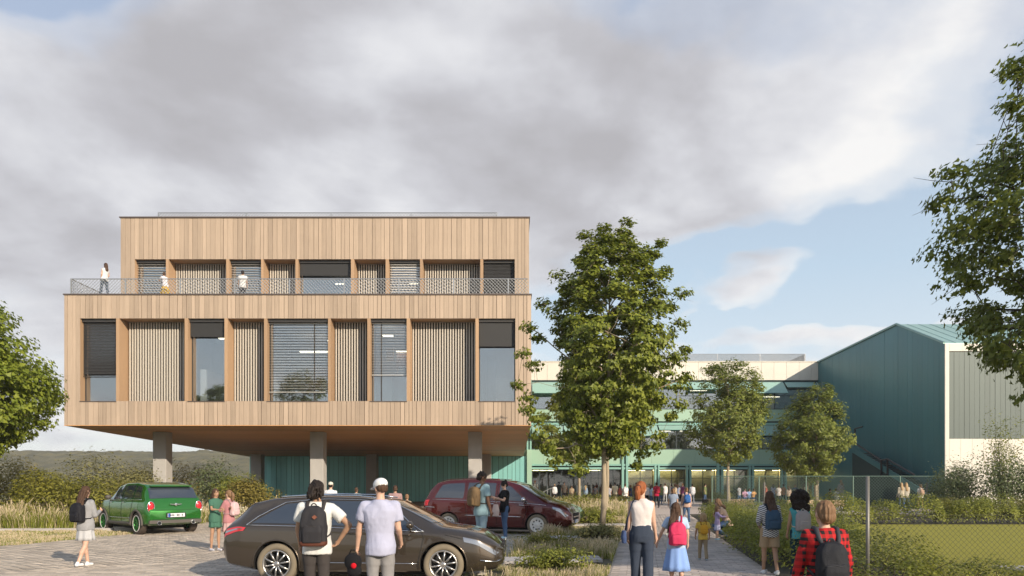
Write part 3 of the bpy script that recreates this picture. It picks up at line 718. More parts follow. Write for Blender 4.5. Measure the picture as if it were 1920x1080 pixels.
# outside stair against the teal wall
stair = thing('outside_stair', 'dark teal outside stair with black handrail against the hall side wall', 'stair', (0, 0, 0))
M_black = mat('black_steel', (.012, .014, .016), .45)
def wallpt(px, py, off):      # point on a plane parallel to the hall side wall
    d = (HX-off)*F_/(px-CX); return Vector((HX-off, d, gz(py, d)))
up = [wallpt(1596, 833, 1.4), wallpt(1658, 866, 1.4), wallpt(1664, 866, 1.4), wallpt(1712, 897, 1.4)]
# flight stringers and treads running down towards the viewer
a, b = wallpt(1598, 838, 1.45), wallpt(1725, 915, 1.45)
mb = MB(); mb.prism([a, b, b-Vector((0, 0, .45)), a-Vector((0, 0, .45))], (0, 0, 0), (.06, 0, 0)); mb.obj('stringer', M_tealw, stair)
mb = MB(); mb.prism([a-Vector((0, 0, .46)), b-Vector((0, 0, .46)), Vector((b.x, b.y, 0)), Vector((a.x, a.y, 0))], (0, 0, 0), (.06, 0, 0)); mb.obj('side_panel', M_groove, stair)
nst = 22
for i in range(nst):
    q = a.lerp(b, (i+.5)/nst); MB().box(q.x+.06, HX-.02, q.y-.18, q.y+.18, q.z-.50, q.z-.44).obj('tread', M_mull, stair)
rail = [wallpt(1617, 800, 1.5), wallpt(1603, 804, 1.5), wallpt(1603, 831, 1.5), wallpt(1652, 863, 1.5), wallpt(1664, 861, 1.5), wallpt(1714, 890, 1.5)]
MB().tube(rail, .07, 6).obj('handrail', M_black, stair)
for px, y1_, y2_ in ((1652.5, 863, 892), (1664, 861, 895)): MB().tube([wallpt(px, y1_, 1.5), wallpt(px, y2_, 1.5)], .075, 6).obj('rail_post', M_black, stair)
# ------------------------------------------------------------------ fences
M_fence = mat('green_fence_mesh', (.10, .16, .13), .5, metal=.4)
ff = thing('boundary_fence', 'tall green mesh fence panel run in front of the dark teal hall wall', 'fence', (0, 0, 0))
FD = 44.0
fx0, fx1 = gx(1335, FD), gx(1776, FD)
balustrade(ff, [(fx0, FD), (fx1, FD)], .05, gz(893, FD), [(fx0+i*(fx1-fx0)/5, FD) for i in range(6)], .20, .008, mat_=M_fence)
M_post = mat('fence_post_grey', (.20, .19, .175), .5, metal=.4, nz=(20, .08))
M_wire = mat('fence_wire', (.09, .09, .07), .5, metal=.5)
nf = thing('chain_link_fence', 'near chain link fence with a tall grey post at the edge of the lawn', 'fence', (5.13, 10, 0))
nf.location = (0, 0, 0)
for i in range(3): MB().tube([(5.13+i*2.75, 10, 0), (5.13+i*2.75, 10, 1.80)], .026, 12).obj('fence_post', M_post, nf, smooth=True)
mb = MB()
def zigzag(mb, x0, x1, z0, z1, y, pitch, r):
    n = int((x1-x0)/pitch)
    for i in range(n):
        pts = []; z = z0; k = i % 2; j = 0; xx = x0+i*pitch
        while z < z1:
            pts.append((xx+(pitch*.5 if j % 2 else 0)+(0), y+(.003 if j % 2 else -.003), z)); z += pitch*.5; j += 1
        mb.tube(pts, r, 3, cap=False)
        pts2 = [(2*xx+pitch-p[0]-(0), p[1]+.004, p[2]) for p in pts]; mb.tube(pts2, r, 3, cap=False)
zigzag(mb, 5.16, 5.13+5.5, .05, 1.22, 10.0, .080, .0026); mb.obj('chain_link', M_wire, nf, kind='stuff')
MB().tube([(5.13, 10, 1.24), (10.6, 10, 1.24)], .002, 5).obj('line_wire', M_wire, nf)
for px, D_, zt_ in ((1433, 27, 1.75), (1364, 33, 2.0), (1738, 40, 1.75), (1256, 46, 1.7)):
    sp_ = MB().tube([(gx(px, D_), D_, 0), (gx(px, D_), D_, zt_)], .035, 8).obj('fence_post', M_post)
    tag(sp_, {1433: 'thin pale steel post rising from the hedge left of the long haired girl', 1364: 'thin post beside the path behind the crouching woman', 1738: 'short pale post standing in front of the teal hall', 1256: 'slim post by the pupils near the entrance'}[px], 'post', 'slim posts around the lawn')
# ------------------------------------------------------------------ plants
def leafmat(name, col, col2, transl=.3, rough=.5):
    return mat(name, col, rough, col2=col2, nz=(.9, .22), irand=.30, transl=transl, spec=.35)
M_maple = leafmat('maple_leaf', (.070, .110, .012), (.38, .41, .060), .36)
M_leafL = leafmat('lime_leaf', (.14, .20, .025), (.38, .42, .055), .45)
M_leafR = leafmat('oak_leaf', (.085, .12, .022), (.25, .28, .05), .42)
M_leafS = leafmat('young_leaf', (.10, .135, .022), (.31, .34, .065), .4)
M_hedge = leafmat('hedge_leaf', (.12, .155, .022), (.40, .40, .075), .38)
M_hedge2 = leafmat('dark_hedge_leaf', (.085, .12, .05), (.22, .25, .10), .3)
M_olive = leafmat('olive_bush_leaf', (.15, .16, .022), (.34, .31, .06), .38)
M_pale = leafmat('pale_bush_leaf', (.16, .16, .055), (.34, .31, .12), .3)
M_rust = leafmat('bronze_bush_leaf', (.17, .155, .03), (.36, .28, .07), .35)
M_grassG = mat('grass_blade_green', (.11, .15, .014), .7, col2=(.36, .37, .055), nz=(1.1, .3), irand=.35, transl=.35)
M_grassS = mat('grass_blade_straw', (.50, .40, .24), .8, col2=(.74, .62, .42), nz=(1.1, .3), irand=.35, transl=.3)
M_bark = mat('bark', (.36, .29, .20), .9, nz=(6, .2), bump=(22, .9), stretch=(1, 1, .25))
M_barkd = mat('dark_bark', (.075, .06, .045), .9, nz=(6, .2), bump=(22, .8), stretch=(1, 1, .3))
LEAF = {
 'maple': (np.array([(0, 0), (.58, .18), (.24, .52), (0, 1.0), (-.24, .52), (-.58, .18)]), [(0, 1, 2, 3), (0, 3, 4, 5)]),
 'oval': (np.array([(0, 0), (.30, .45), (0, 1.0), (-.30, .45)]), [(0, 1, 2, 3)]),
}
def leaves(name, P_, size, mat_, parent, shape='oval', up=.45, size_var=.35, out=None, **k):
    """one small face set per leaf at points P_ (n,3); leaves tilt at random, biased upwards or along out"""
    P_ = np.asarray(P_, dtype=float); n = len(P_); L, Q = LEAF[shape]
    nrm = rng.normal(size=(n, 3)); nrm /= np.linalg.norm(nrm, axis=1)[:, None]; nrm[:, 2] = np.abs(nrm[:, 2])
    nrm = nrm*(1-up)+np.array([0, 0, up])
    if out is not None: nrm += out*1.1
    nrm /= np.linalg.norm(nrm, axis=1)[:, None]
    a = rng.normal(size=(n, 3)); a -= nrm*(a*nrm).sum(1)[:, None]; a /= np.linalg.norm(a, axis=1)[:, None]; b = np.cross(nrm, a)
    s = size*(1+rng.uniform(-size_var, size_var, n)); m = len(L)
    fold = np.abs(L[:, 0])*.25
    V = P_[:, None]+ (a[:, None]*L[None, :, 0, None]+b[:, None]*(L[None, :, 1, None]-.5)+nrm[:, None]*fold[None, :, None])*s[:, None, None]
    Fq = (np.array(Q)[None]+(np.arange(n)*m)[:, None, None]).reshape(-1, 4)
    return link(name, np_mesh(name, V.reshape(-1, 3), Fq, mat_), parent, **k)
def limb(mb, a, b, r0, r1, sag=.0, n=6, seg=5, wig=.05):
    a, b = Vector(a), Vector(b); L = (b-a).length; pts = []
    for i in range(seg+1):
        t = i/seg; p = a.lerp(b, t); p.z += math.sin(math.pi*t)*sag*L
        if 0 < i < seg: p += Vector((random.uniform(-1, 1), random.uniform(-1, 1), random.uniform(-1, 1)))*wig*L*.5
        pts.append(p)
    mb.tube(pts, [r0+(r1-r0)*(i/seg) for i in range(seg+1)], n); return pts
def tree(name, label, base, env, trunk_r, fork, leaf, lm, bm, nclump, per, clump_r, shape='oval', lean=(0, 0), squash=.7, group=None, stems=None, seed=1, up=.4, cat='tree', flat=.0, inner=.25, gap=.62, kmax=1.12, extra=()):
    """env: list of (z, radius) for the crown outline; clumps of leaves at the ends of limbs"""
    random.seed(seed); global rng; rng = np.random.default_rng(seed)
    bx, by = base; zs = [e[0] for e in env]; rs = [e[1] for e in env]
    t = thing(name, label, cat, (bx, by, 0), group=group)
    top = zs[-1]; axis = lambda z: Vector((lean[0]*z/top, lean[1]*z/top, z))
    mb = MB(); pts = [axis(z)+Vector((math.sin(z*1.3+seed)*.04, math.cos(z*1.7+seed)*.04, 0)) for z in np.linspace(0, top*.86, 12)]
    mb.tube(pts, [trunk_r*(1.25 if i == 0 else 1)*(1-.80*i/11) for i in range(12)], 10)
    cl = []; tries = 0
    lob = [(random.uniform(0, 6.28), random.uniform(zs[0], top), random.uniform(-.42, .30)) for _ in range(14)]
    while len(cl) < nclump and tries < nclump*40:
        tries += 1; z = random.uniform(zs[0], top); a = random.uniform(0, 6.283); r = np.interp(z, zs, rs)
        k = 1.0
        for la, lz, lk in lob: k += lk*math.exp(-((math.cos(a-la)-1)**2*2.5+((z-lz)/(top*.13))**2))
        r *= min(k, kmax); q = random.random()**.5 if random.random() > inner else random.random()**.8
        q = .25+.75*q; rr = r*q
        if random.random() > (.35+.65*r/max(rs)): continue
        p = axis(z)+Vector((math.cos(a)*rr, math.sin(a)*rr, random.uniform(-.1, .1)))
        if any((p-c[0]).length < clump_r*gap for c in cl): continue
        cl.append((p, q))
    for ex, ez in extra:
        for dd in ((0, 0, 0), (.12, .2, -.38)): cl.append((axis(ez)+Vector((ex*(1-dd[0]), random.uniform(-.5, .5), dd[2])), 1.0))
    order = sorted(range(len(cl)), key=lambda i: random.random()); nb = max(8, len(cl)//16); nodes = []
    for k, i in enumerate(order):
        p, q = cl[i]
        if k < nb:           # a bough: leaves the trunk low and curves up and out
            h = math.hypot(p.x-axis(p.z).x, p.y-axis(p.z).y); zj = min(max(fork, p.z-h*random.uniform(.55, .95)-.1), top*.8)
            j = axis(zj); r0 = max(.018, trunk_r*(1-.8*zj/top)*.55); pts = limb(mb, j, p, r0, .014, sag=.07, n=6, seg=6, wig=.07)
            nodes += [(pp, r0+(.014-r0)*ii/6) for ii, pp in enumerate(pts) if ii > 1]; last = pts[-2]
        else:
            best = min(nodes, key=lambda nd: (nd[0]-p).length+max(0, nd[0].z-p.z)*.8); r0 = min(best[1]*.6, .022)
            pts = limb(mb, best[0], p, max(.007, r0), .005, sag=.05, n=4, seg=3, wig=.10); last = pts[-2]
            if k < nb*5: nodes += [(pp, max(.007, r0)*.8) for pp in pts[1:]]
        for _ in range(2):
            e = p+Vector((random.gauss(0, 1), random.gauss(0, 1), random.gauss(0, .7)))*clump_r*.6; limb(mb, last, e, .006, .002, n=3, seg=2)
    mb.obj('trunk', bm, t, smooth=True)
    C_ = np.array([tuple(c[0]) for c in cl]); n = len(C_)
    # leaves of a clump sit in two or three flat sprays, denser at the outside
    P_ = np.repeat(C_, per, 0); m = len(P_)
    d = rng.normal(size=(m, 3)); d /= np.linalg.norm(d, axis=1)[:, None]; rad = rng.uniform(0, 1, m)**.45
    cr = np.repeat(clump_r*rng.uniform(.65, 1.25, n), per); d[:, 2] *= squash
    lay = np.where(rng.random(m) < flat, 0.25, 1.0); d[:, 2] *= lay
    P_ = P_+d*(rad*cr)[:, None]
    # stray sprays make the outline uneven
    cen = np.array([0, 0, .5*(zs[0]+top)]); od = P_-cen; od /= np.linalg.norm(od, axis=1)[:, None]+1e-6
    leaves('crown', P_, leaf, lm, t, shape, up=up*.7, out=(d*.5+od*.7))
    if stems:
        for sx, sy, sh in stems: MB().tube([(sx, sy, 0), (sx*.9, sy*.9, sh)], .035, 7).obj('stake', M_bark, t)
    return t
# the big maple between the car park and the path
tree('maple_tree', 'tall broad green maple in the grass bed left of the path', (3.03, 23.5), [(2.7, .6), (3.3, 1.4), (4.2, 1.95), (5.3, 2.3), (6.4, 2.1), (7.6, 1.75), (8.8, 1.35), (9.6, 1.0), (10.1, .5)],
     .098, 2.9, .115, M_maple, M_bark, 400, 104, .35, 'maple', lean=(.40, 0), seed=13, flat=.35, gap=.95, kmax=1.3, inner=.15,
     extra=[(-1.0, 10.0), (.45, 10.45), (-.35, 10.2), (1.55, 9.7), (1.9, 9.0), (-1.8, 8.7), (-2.3, 7.9), (-2.75, 7.0), (-2.9, 6.0), (-3.05, 5.0), (-2.7, 4.2), (2.3, 8.0), (2.35, 7.1), (2.6, 6.2), (2.75, 5.3), (2.4, 4.3), (1.9, 3.3), (-2.3, 3.3), (-1.9, 2.8), (-1.0, 2.5), (1.3, 2.7)], stems=None)
tree('maple_tree', 'slimmer maple with pale trunk directly behind the tall broad maple', (gx(1137, 31.5), 31.5), [(3.2, .8), (4.2, 2.0), (5.6, 2.3), (7.2, 1.6), (8.4, .5)],
     .11, 3.0, .17, M_maple, M_bark, 120, 80, .5, 'maple', seed=5, flat=.4)
tree('maple_tree', 'small thin trunked maple beside the entrance, left of the tall maple', (gx(1085, 46), 46), [(3.1, 1.0), (4.2, 2.5), (5.6, 3.0), (7.2, 2.2), (8.2, .6)],
     .11, 2.9, .19, M_leafS, M_bark, 110, 80, .6, 'maple', seed=6, flat=.4)
# two younger trees on the plaza
tree('young_tree', 'young round headed tree with slender pale trunk in front of the mint wing', (gx(1366, 45), 45), [(3.0, .7), (4.0, 1.9), (5.6, 2.45), (7.2, 2.25), (8.6, 1.9), (9.5, .8)],
     .12, 3.4, .17, M_leafS, M_bark, 210, 90, .55, 'oval', seed=21, inner=.3)
tree('young_tree', 'wide bushy olive green tree with two stakes beside the hall corner', (gx(1531, 46), 46), [(1.9, .6), (2.8, 2.1), (4.2, 2.75), (5.6, 2.4), (7.0, 1.6), (8.1, .6)],
     .14, 2.4, .17, M_leafS, M_bark, 230, 95, .55, 'oval', seed=22, inner=.3, stems=[(-.75, -.3, 2.6), (-.15, -.6, 2.4)])
# left edge tree
tree('broadleaf_tree', 'bright green broadleaf tree at the far left edge beside the timber block', (-20.9, 25.0), [(2.6, 1.5), (3.4, 3.2), (4.8, 4.5), (6.2, 4.5), (7.6, 3.3), (8.7, 1.7)],
     .22, 2.5, .15, M_leafL, M_barkd, 360, 130, .62, 'maple', lean=(0, 0), seed=31)
# near tree hanging in from the right
tree('plane_tree', 'near dark leaved tree reaching in from the right edge against the sky', (10.8, 9.0), [(3.2, 3.6), (3.8, 4.1), (4.5, 4.3), (5.1, 4.6), (6.0, 4.55), (6.4, 4.1), (7.0, 3.9), (7.8, 1.8)],
     .2, 2.4, .080, M_leafR, M_barkd, 760, 96, .33, 'maple', seed=44, inner=.1, flat=.2, kmax=1.0, gap=.8, extra=[(-4.45, 6.9), (-4.2, 7.1), (-4.55, 6.4), (-4.0, 6.7), (-3.9, 7.3), (-3.6, 6.9), (-4.9, 5.85), (-5.0, 5.5), (-4.7, 5.2), (-4.35, 3.6), (-4.3, 3.25), (-3.7, 7.7)])

# ---------------- shrubs: a dark twig core and leaves spread over uneven lobes
def shrub(name, label, cx, cy, rx, ry, h, lm, leaf=.07, n=3500, seed=1, group=None, cat='shrub', twigs=26, shape='oval', pale=None, base=0.0, spiky=0.0, lobes=9):
    random.seed(seed); g = np.random.default_rng(seed); t = thing(name, label, cat, (cx, cy, 0), group=group)
    C_ = []
    for i in range(lobes):
        a = g.uniform(0, 6.28); q = g.uniform(0, .72)**.7
        C_.append((math.cos(a)*q*rx, math.sin(a)*q*ry, h*g.uniform(.35, .72), g.uniform(.30, .5)))
    C_.append((0, 0, h*.62, .5)); C_ = np.array(C_)
    idx = g.integers(0, len(C_), n); d = g.normal(size=(n, 3)); d /= np.linalg.norm(d, axis=1)[:, None]
    q = g.uniform(.3, 1, n)**.4; s = C_[idx, 3]
    P_ = C_[idx, :3]+d*np.stack([rx*s*1.1, ry*s*1.1, h*s*.85], 1)*q[:, None]
    if spiky:
        P_ += d*(g.random(n)**4*spiky)[:, None]
    P_[:, 2] = np.abs(P_[:, 2]-.03)+.03
    mb = MB()
    for i in range(twigs):
        c = C_[i % len(C_)]; limb(mb, (random.uniform(-.2, .2)*rx, random.uniform(-.2, .2)*ry, 0), (c[0]+random.gauss(0, .25)*rx, c[1]+random.gauss(0, .25)*ry, c[2]+random.uniform(0, .3)*h), .018, .004, n=4, seg=3)
    mb.obj('twigs', M_barkd, t)
    global rng; rng = g
    leaves('foliage', P_, leaf, lm, t, shape, up=.3, out=d*.6)
    return t
def hedge(label, pts, w, h, lm, n_per_m=900, leaf=.06, seed=1, group='clipped hedges round the lawn', uneven=.24):
    """an uneven hedge following a line"""
    g = np.random.default_rng(seed); random.seed(seed); x0, y0 = pts[0]
    t = thing('hedge', label, 'hedge', (x0, y0, 0), group=group)
    A = np.array(pts, float); seg = np.linalg.norm(np.diff(A, axis=0), axis=1); cum = np.concatenate([[0], np.cumsum(seg)]); L = cum[-1]
    n = int(L*n_per_m*h); u = g.uniform(0, L, n); X_ = np.interp(u, cum, A[:, 0]); Y_ = np.interp(u, cum, A[:, 1])
    i = np.clip(np.searchsorted(cum, u)-1, 0, len(seg)-1); T = np.diff(A, axis=0)[i]/seg[i][:, None]; Nn = np.stack([-T[:, 1], T[:, 0]], 1)
    ph = g.uniform(0, 6.28, 8); lump = 1+uneven*(np.sin(u*2.1+ph[0])+np.sin(u*3.7+ph[1])*.7+np.sin(u*6.3+ph[2])*.5)
    a = g.uniform(0, math.pi, n); q = g.uniform(.35, 1, n)**.35
    ex = .6
    c_, s_ = np.cos(a), np.sin(a)
    off = np.sign(c_)*np.abs(c_)**ex*w/2*lump*q; z = np.abs(s_)**ex*h*lump*q*.97+.03
    P_ = np.stack([X_+Nn[:, 0]*off-x0, Y_+Nn[:, 1]*off-y0, z], 1)+g.normal(size=(n, 3))*.03
    d = np.stack([Nn[:, 0]*c_, Nn[:, 1]*c_, s_], 1)
    mb = MB(); uu = .3
    while uu < L:
        x, y = float(np.interp(uu, cum, A[:, 0]))-x0, float(np.interp(uu, cum, A[:, 1]))-y0
        for _ in range(2): limb(mb, (x, y, 0), (x+random.uniform(-.4, .4)*w, y+random.uniform(-.4, .4)*w, h*.8), .014, .004, n=4, seg=2)
        uu += .45
    mb.obj('twigs', M_barkd, t)
    global rng; rng = g
    leaves('foliage', P_, leaf, lm, t, 'oval', up=.3, out=d*.7)
    return t
hedge('long low leafy hedge along the far side of the lawn', [(13.6, 29.3), (20, 29.5), (27, 29.4), (36, 29.6)], 1.6, 1.0, M_hedge, 1500, .085, 3)
hedge('hedge bank along the path left of the girl in the striped top', [(pathR(14)+.75, 14), (pathR(20)+.9, 20), (pathR(27)+1.2, 27), (pathR(33)+1.2, 33)], 1.7, .72, M_hedge, 1900, .065, 4)
hedge('second hedge behind the path bank, towards the plaza', [(pathR(26)+3.4, 26.5), (12.6, 29.4), (13.8, 29.6)], 2.0, .85, M_hedge, 1500, .08, 5)
hedge('short hedge at the plaza edge behind the crouching woman', [(pathR(33)+.9, 34), (pathR(33)+3.4, 35.2), (15, 36)], 1.5, .7, M_hedge2, 1300, .085, 6)
hedge('leafy shrub border between the path and the lawn behind the plaid boy', [(pathR(9.5)+1.1, 9.5), (pathR(12)+1.3, 12), (pathR(16)+1.7, 16.5), (pathR(22)+2.9, 22)], 1.9, .72, M_hedge, 2400, .055, 7)
hedge('light green shrubs behind the near fence, lower right', [(6.1, 11.2), (7.6, 11.0), (9.5, 10.8), (13, 10.9)], 1.1, .50, M_hedge, 2600, .055, 8)
random.seed(5)
for i, (cx, cy, rx, ry, h, lm, lab) in enumerate([
    (gx(1835, 38), 38, 2.6, 1.5, 3.4, M_hedge2, 'large grey green shrub against the cream hall front'),
    (gx(1880, 37), 37, .75, .7, 5.2, M_hedge, 'tall slender sapling rising above the shrubs at the right edge'),
    (gx(1905, 36), 36, 2.2, 1.5, 3.0, M_hedge2, 'dense shrub cut by the right edge under the slender sapling'),
    (gx(1800, 40), 40, 1.4, 1.0, 2.6, M_hedge2, 'rounded shrub at the cream corner of the hall')]):
    shrub('large_shrub', lab, cx, cy, rx, ry, h, lm, .11, 5200 if rx > 1 else 2200, 60+i, spiky=.5)
for i in range(6):
    shrub('grassy_shrub', ['low yellow green plant mound right of the flowering hedge gap', 'second low plant mound in front of the hall corner', 'third low plant mound under the large shrub', 'fourth low plant mound beside the right edge', 'pale low plant mound nearest the hall corner', 'rust tinged low plant mound by the lawn corner'][i], gx(1775+i*30, 33.5), 33.5+(i % 2)*.6, .9, .7, .95, [M_olive, M_pale, M_hedge][i % 3], .08, 1500, 80+i, spiky=.25)
# left side bushes
LB = [(-17.5, 27.5, 2.4, 1.4, 2.0, M_olive, 'broad dark olive bush at the far left behind the tall grass', 0),
      (-19.9, 29, 1.9, 1.4, 2.3, M_olive, 'olive bush half hidden at the left edge', 0),
      (-19.6, 33.0, 2.2, 1.5, 2.9, M_pale, 'tall pale yellow feathery bush left of the green car', .6),
      (-25.2, 35, 2.6, 1.6, 3.0, M_rust, 'rusty yellow bush behind the olive bush', .4),
      (-16.0, 29.5, 1.6, 1.2, 1.7, M_olive, 'lower olive bush beside the walking schoolgirl', .1),
      (-19.1, 36, 1.7, 1.2, 2.4, M_pale, 'pale bush behind the roof of the green car', .6),
      (-16.4, 38, 2.2, 1.4, 2.9, M_hedge2, 'deep green bush right of the left concrete column', .3),
      (-14.2, 36.5, 1.9, 1.2, 2.2, M_hedge, 'mid green bush behind the two girls in the car park', .2),
      (-12.6, 33.5, 1.6, 1.0, 1.9, M_rust, 'bronze green bush at the foot of the undercroft wall', .25),
      (-30, 36, 3.2, 2, 3.2, M_hedge2, 'dark bush at the far left horizon', .3),
      (-22.5, 45, 3.2, 2, 3.4, M_rust, 'distant rusty bush under the left column', .3)]
for i, (cx, cy, rx, ry, h, lm, lab, sp) in enumerate(LB): shrub('bush', lab, cx, cy, rx, ry, h, lm, .11, 5200, 100+i, spiky=sp)
fl = shrub('flower_shrub', 'low shrub with cream white flower heads right of the pink dressed girl', gx(452, 24), 24, .75, .5, .95, mat('cream_flower', (.72, .68, .50), .7, irand=.15, transl=.2), .07, 900, 140, spiky=.1)

# ---------------- tall grasses
def grass(name, poly, n, h, w, mgreen, mstraw, seed, parent=None, straw=.45, clump=.9, extra=None, low=None):
    g = np.random.default_rng(seed); A = np.array(poly); test = inside(poly); pts = []
    x0, y0 = A.min(0); x1, y1 = A.max(0)
    # more blades near the camera: sample depth with 1/d^1.3 bias
    k = 0
    while len(pts) < n and k < n*30:
        k += 1; y = y0+(y1-y0)*g.random()**1.35; x = g.uniform(x0, x1)
        if not test(x, y) or not in_view(x, y, 1.15): continue
        c = noise.noise(Vector((x*1.25, y*1.25, seed)))+.35*noise.noise(Vector((x*3.5, y*3.5, seed+3)))
        if g.random() > clump*.5+.7*c+.35: continue
        if extra and not extra(x, y): continue
        pts.append((x, y, c))
    P_ = np.array(pts); n = len(P_)
    far = np.clip(P_[:, 1]/14, .8, 3.2)                        # blades widen with distance so they still read
    hh = h*(.55+.75*np.clip(P_[:, 2]+.5, 0, 1.2))*g.uniform(.55, 1.2, n)
    if low: hh *= np.array([low(p[0], p[1]) for p in P_])
    az = g.uniform(0, 6.283, n); ln = g.uniform(.08, .6, n)*hh
    dx, dy = np.cos(az)*ln, np.sin(az)*ln; wx, wy = -np.sin(az+.6)*w*far, np.cos(az+.6)*w*far
    isS = g.random(n) < straw*(.6+.9*np.clip(P_[:, 2]+.3, 0, 1))
    VV, FF, MI = [], [], []; base = 0
    for nm, sel, mi_, tipw in (('g', ~isS, 0, .15), ('s', isS, 1, 1.0)):
        q = P_[sel]; m = len(q)
        if not m: continue
        H_ = hh[sel]*(1 if nm[0] == 'g' else 1.12); X_, Y_ = q[:, 0], q[:, 1]; V = np.zeros((m, 6, 3))
        for j, (t, ww) in enumerate(((0, 1.0), (.6, .8 if nm[0] == 'g' else .7), (1.0, tipw*.9))):
            bx = dx[sel]*t**1.8; by = dy[sel]*t**1.8; z = H_*t*(1-.12*t)
            V[:, j*2] = np.stack([X_+bx-wx[sel]*ww, Y_+by-wy[sel]*ww, z], 1); V[:, j*2+1] = np.stack([X_+bx+wx[sel]*ww, Y_+by+wy[sel]*ww, z], 1)
        VV.append(V.reshape(-1, 3)); f = (np.array([(0, 1, 3, 2), (2, 3, 5, 4)])[None]+(np.arange(m)*6)[:, None, None]).reshape(-1, 4)+base
        FF.append(f); MI.append(np.full(len(f), mi_, dtype=np.int32)); base += m*6
    me = np_mesh('tall_grass', np.concatenate(VV), np.concatenate(FF), [mgreen, mstraw]); me.polygons.foreach_set('material_index', np.concatenate(MI))
    return link(name, me, parent, kind='stuff')
def steps_free(x, y):
    for (D_, xa, xb) in ((dist(1060), -.2, 1.9), (dist(1014), 1.0, 3.3), (dist(988), 2.3, 4.5), (14.6, .3, 2.1)):
        if xa-.1 < x < xb+.05 and D_-.25 < y < D_+.9: return False
    return True
def steps_low(x, y):
    for (D_, xa, xb) in ((dist(1060), -.2, 1.9), (dist(1014), 1.0, 3.3), (dist(988), 2.3, 4.5), (14.6, .3, 2.1)):
        if xa-.2 < x < xb+.1 and D_-.17*D_ < y < D_: return .32
    return 1.0
def grass_thing(label, nm, *a, **k):
    tag(grass({'verge': 'short_grass', 'joint': 'short_grass'}.get(nm, 'tall_grass'), *a, **k), label, 'grass')
grass_thing('feathery straw and green grasses filling the bed between car park and path', 'bed', [(-.75, 9.6), (bedR(9.6), 9.6), (bedR(13), 13), (bedR(30), 30), (bedL(30), 30), (bedL(13.4)+.3, 13.4), (-.1, 13.3), (-.1, 11.3), (-.8, 11.2)], 40000, .27, .0045, M_grassG, M_grassS, 3, straw=.42, clump=.6, low=steps_low, extra=steps_free)
grass_thing('far grasses and low planting at the end of the bed before the entrance', 'bed', [(bedL(30), 30), (bedR(30), 30), (bedR(50), 50), (bedL(50), 50)], 16000, .55, .006, M_grassG, M_grassS, 4, straw=.3, extra=lambda x, y: x < bedR(40)-.2)
grass_thing('tall dry meadow grass band along the left edge of the car park', 'meadow', [(-26, 24.3), (-17.5, 24.6), (-16, 26.8), (-13.0, 27.0), (-13.0, 29.5), (-28, 30)], 26000, .72, .006, M_grassG, M_grassS, 5, straw=.28)
grass_thing('sparse short grass verge at the lower left corner', 'verge', [(-26, 17.6), (-15, 17.4), (-13.5, 19), (-12.5, 23.8), (-16, 25), (-26, 24.3)], 26000, .07, .006, M_grassG, M_grassS, 6, straw=.5)
grass_thing('short grass growing between the parking slabs', 'joint', [(-4.6, 12), (bedL(12), 12), (bedL(24), 24), (-4, 24)], 7000, .045, .004, M_grassG, M_grassS, 8, straw=.2)
grass_thing('meadow grass around the columns behind the parked green car', 'meadow', [(-26, 29), (-9, 30), (-9, 40), (-34, 44)], 16000, .6, .010, M_grassG, M_grassS, 9, straw=.5)

# a few leafy mounds among the grasses of the bed
for i, (D_, u, r_, h_, lm, lab) in enumerate([(13.6, .55, .75, .42, M_hedge, 'low green leafy mound among the grasses in front'), (17.2, .30, .8, .45, M_olive, 'olive green mound among the grasses left of the maple trunk'), (20.5, .75, .7, .45, M_pale, 'pale straw green mound beside the path in the grass bed'),
        (28, .35, 1.2, .7, M_hedge, 'green mound behind the maple trunk in the grass bed'), (36, .30, 1.6, .9, M_olive, 'broad olive mound at the nose of the dark green car'), (43, .35, 2.0, 1.1, M_hedge, 'leafy mound before the entrance handrail'), (47, .7, 1.8, .9, M_olive, 'olive mound at the far end of the grass bed')]):
    shrub('grass_mound', lab, bedL(D_)+(bedR(D_)-bedL(D_))*u, D_, r_, r_*.7, h_, lm, .035+.0015*D_, 2600, 300+i, spiky=.18)
# trees behind the viewpoint; the photograph shows them mirrored in the windows
tree('tall_tree', 'tall tree behind the viewpoint, mirrored in the school windows at the left', (-26, -9), [(3.5, 2.0), (6, 4.6), (9, 5.2), (12, 4.0), (15.5, 1.2)], .3, 3.4, .34, M_maple, M_barkd, 150, 60, 1.0, 'oval', seed=71)
tree('tall_tree', 'tall tree behind the viewpoint, mirrored in the school windows at the centre', (-9, -15), [(3.5, 2.0), (6, 4.2), (9, 4.8), (12, 3.6), (14.5, 1.2)], .3, 3.4, .34, M_maple, M_barkd, 150, 60, 1.0, 'oval', seed=72)
# ------------------------------------------------------------------ cars
WORK = bpy.data.scenes.new('work')      # modifiers are evaluated in a scratch scene that holds only the piece at hand
def ev_mesh(objs, name):
    objs = objs if isinstance(objs, (list, tuple)) else [objs]
    for o in objs: COL.objects.unlink(o); WORK.collection.objects.link(o)
    vl = WORK.view_layers[0]; vl.update(); dg = vl.depsgraph
    me = bpy.data.meshes.new_from_object(objs[0].evaluated_get(dg)); me.name = name
    for o in objs: bpy.data.objects.remove(o)
    return me
M_carglass = mat('car_glass', (.045, .055, .07), .04, metal=.25, spec=1.0, coat=1.0)
M_chrome = mat('chrome_trim', (.75, .75, .76), .18, metal=1)
M_tyre = mat('dusty_tyre', (.20, .165, .115), .85, nz=(9, .12))
M_tyred = mat('dark_tyre', (.06, .045, .035), .8, nz=(9, .12))
M_alloy = mat('silver_alloy', (.52, .50, .48), .3, metal=.85)
M_hubw = mat('white_hubcap', (.78, .75, .70), .4)
M_under = mat('underbody_black', (.012, .012, .012), .8)
M_trim = mat('plastic_trim', (.085, .075, .065), .6)
M_red = mat('tail_lamp_red', (.55, .02, .03), .12, coat=1)
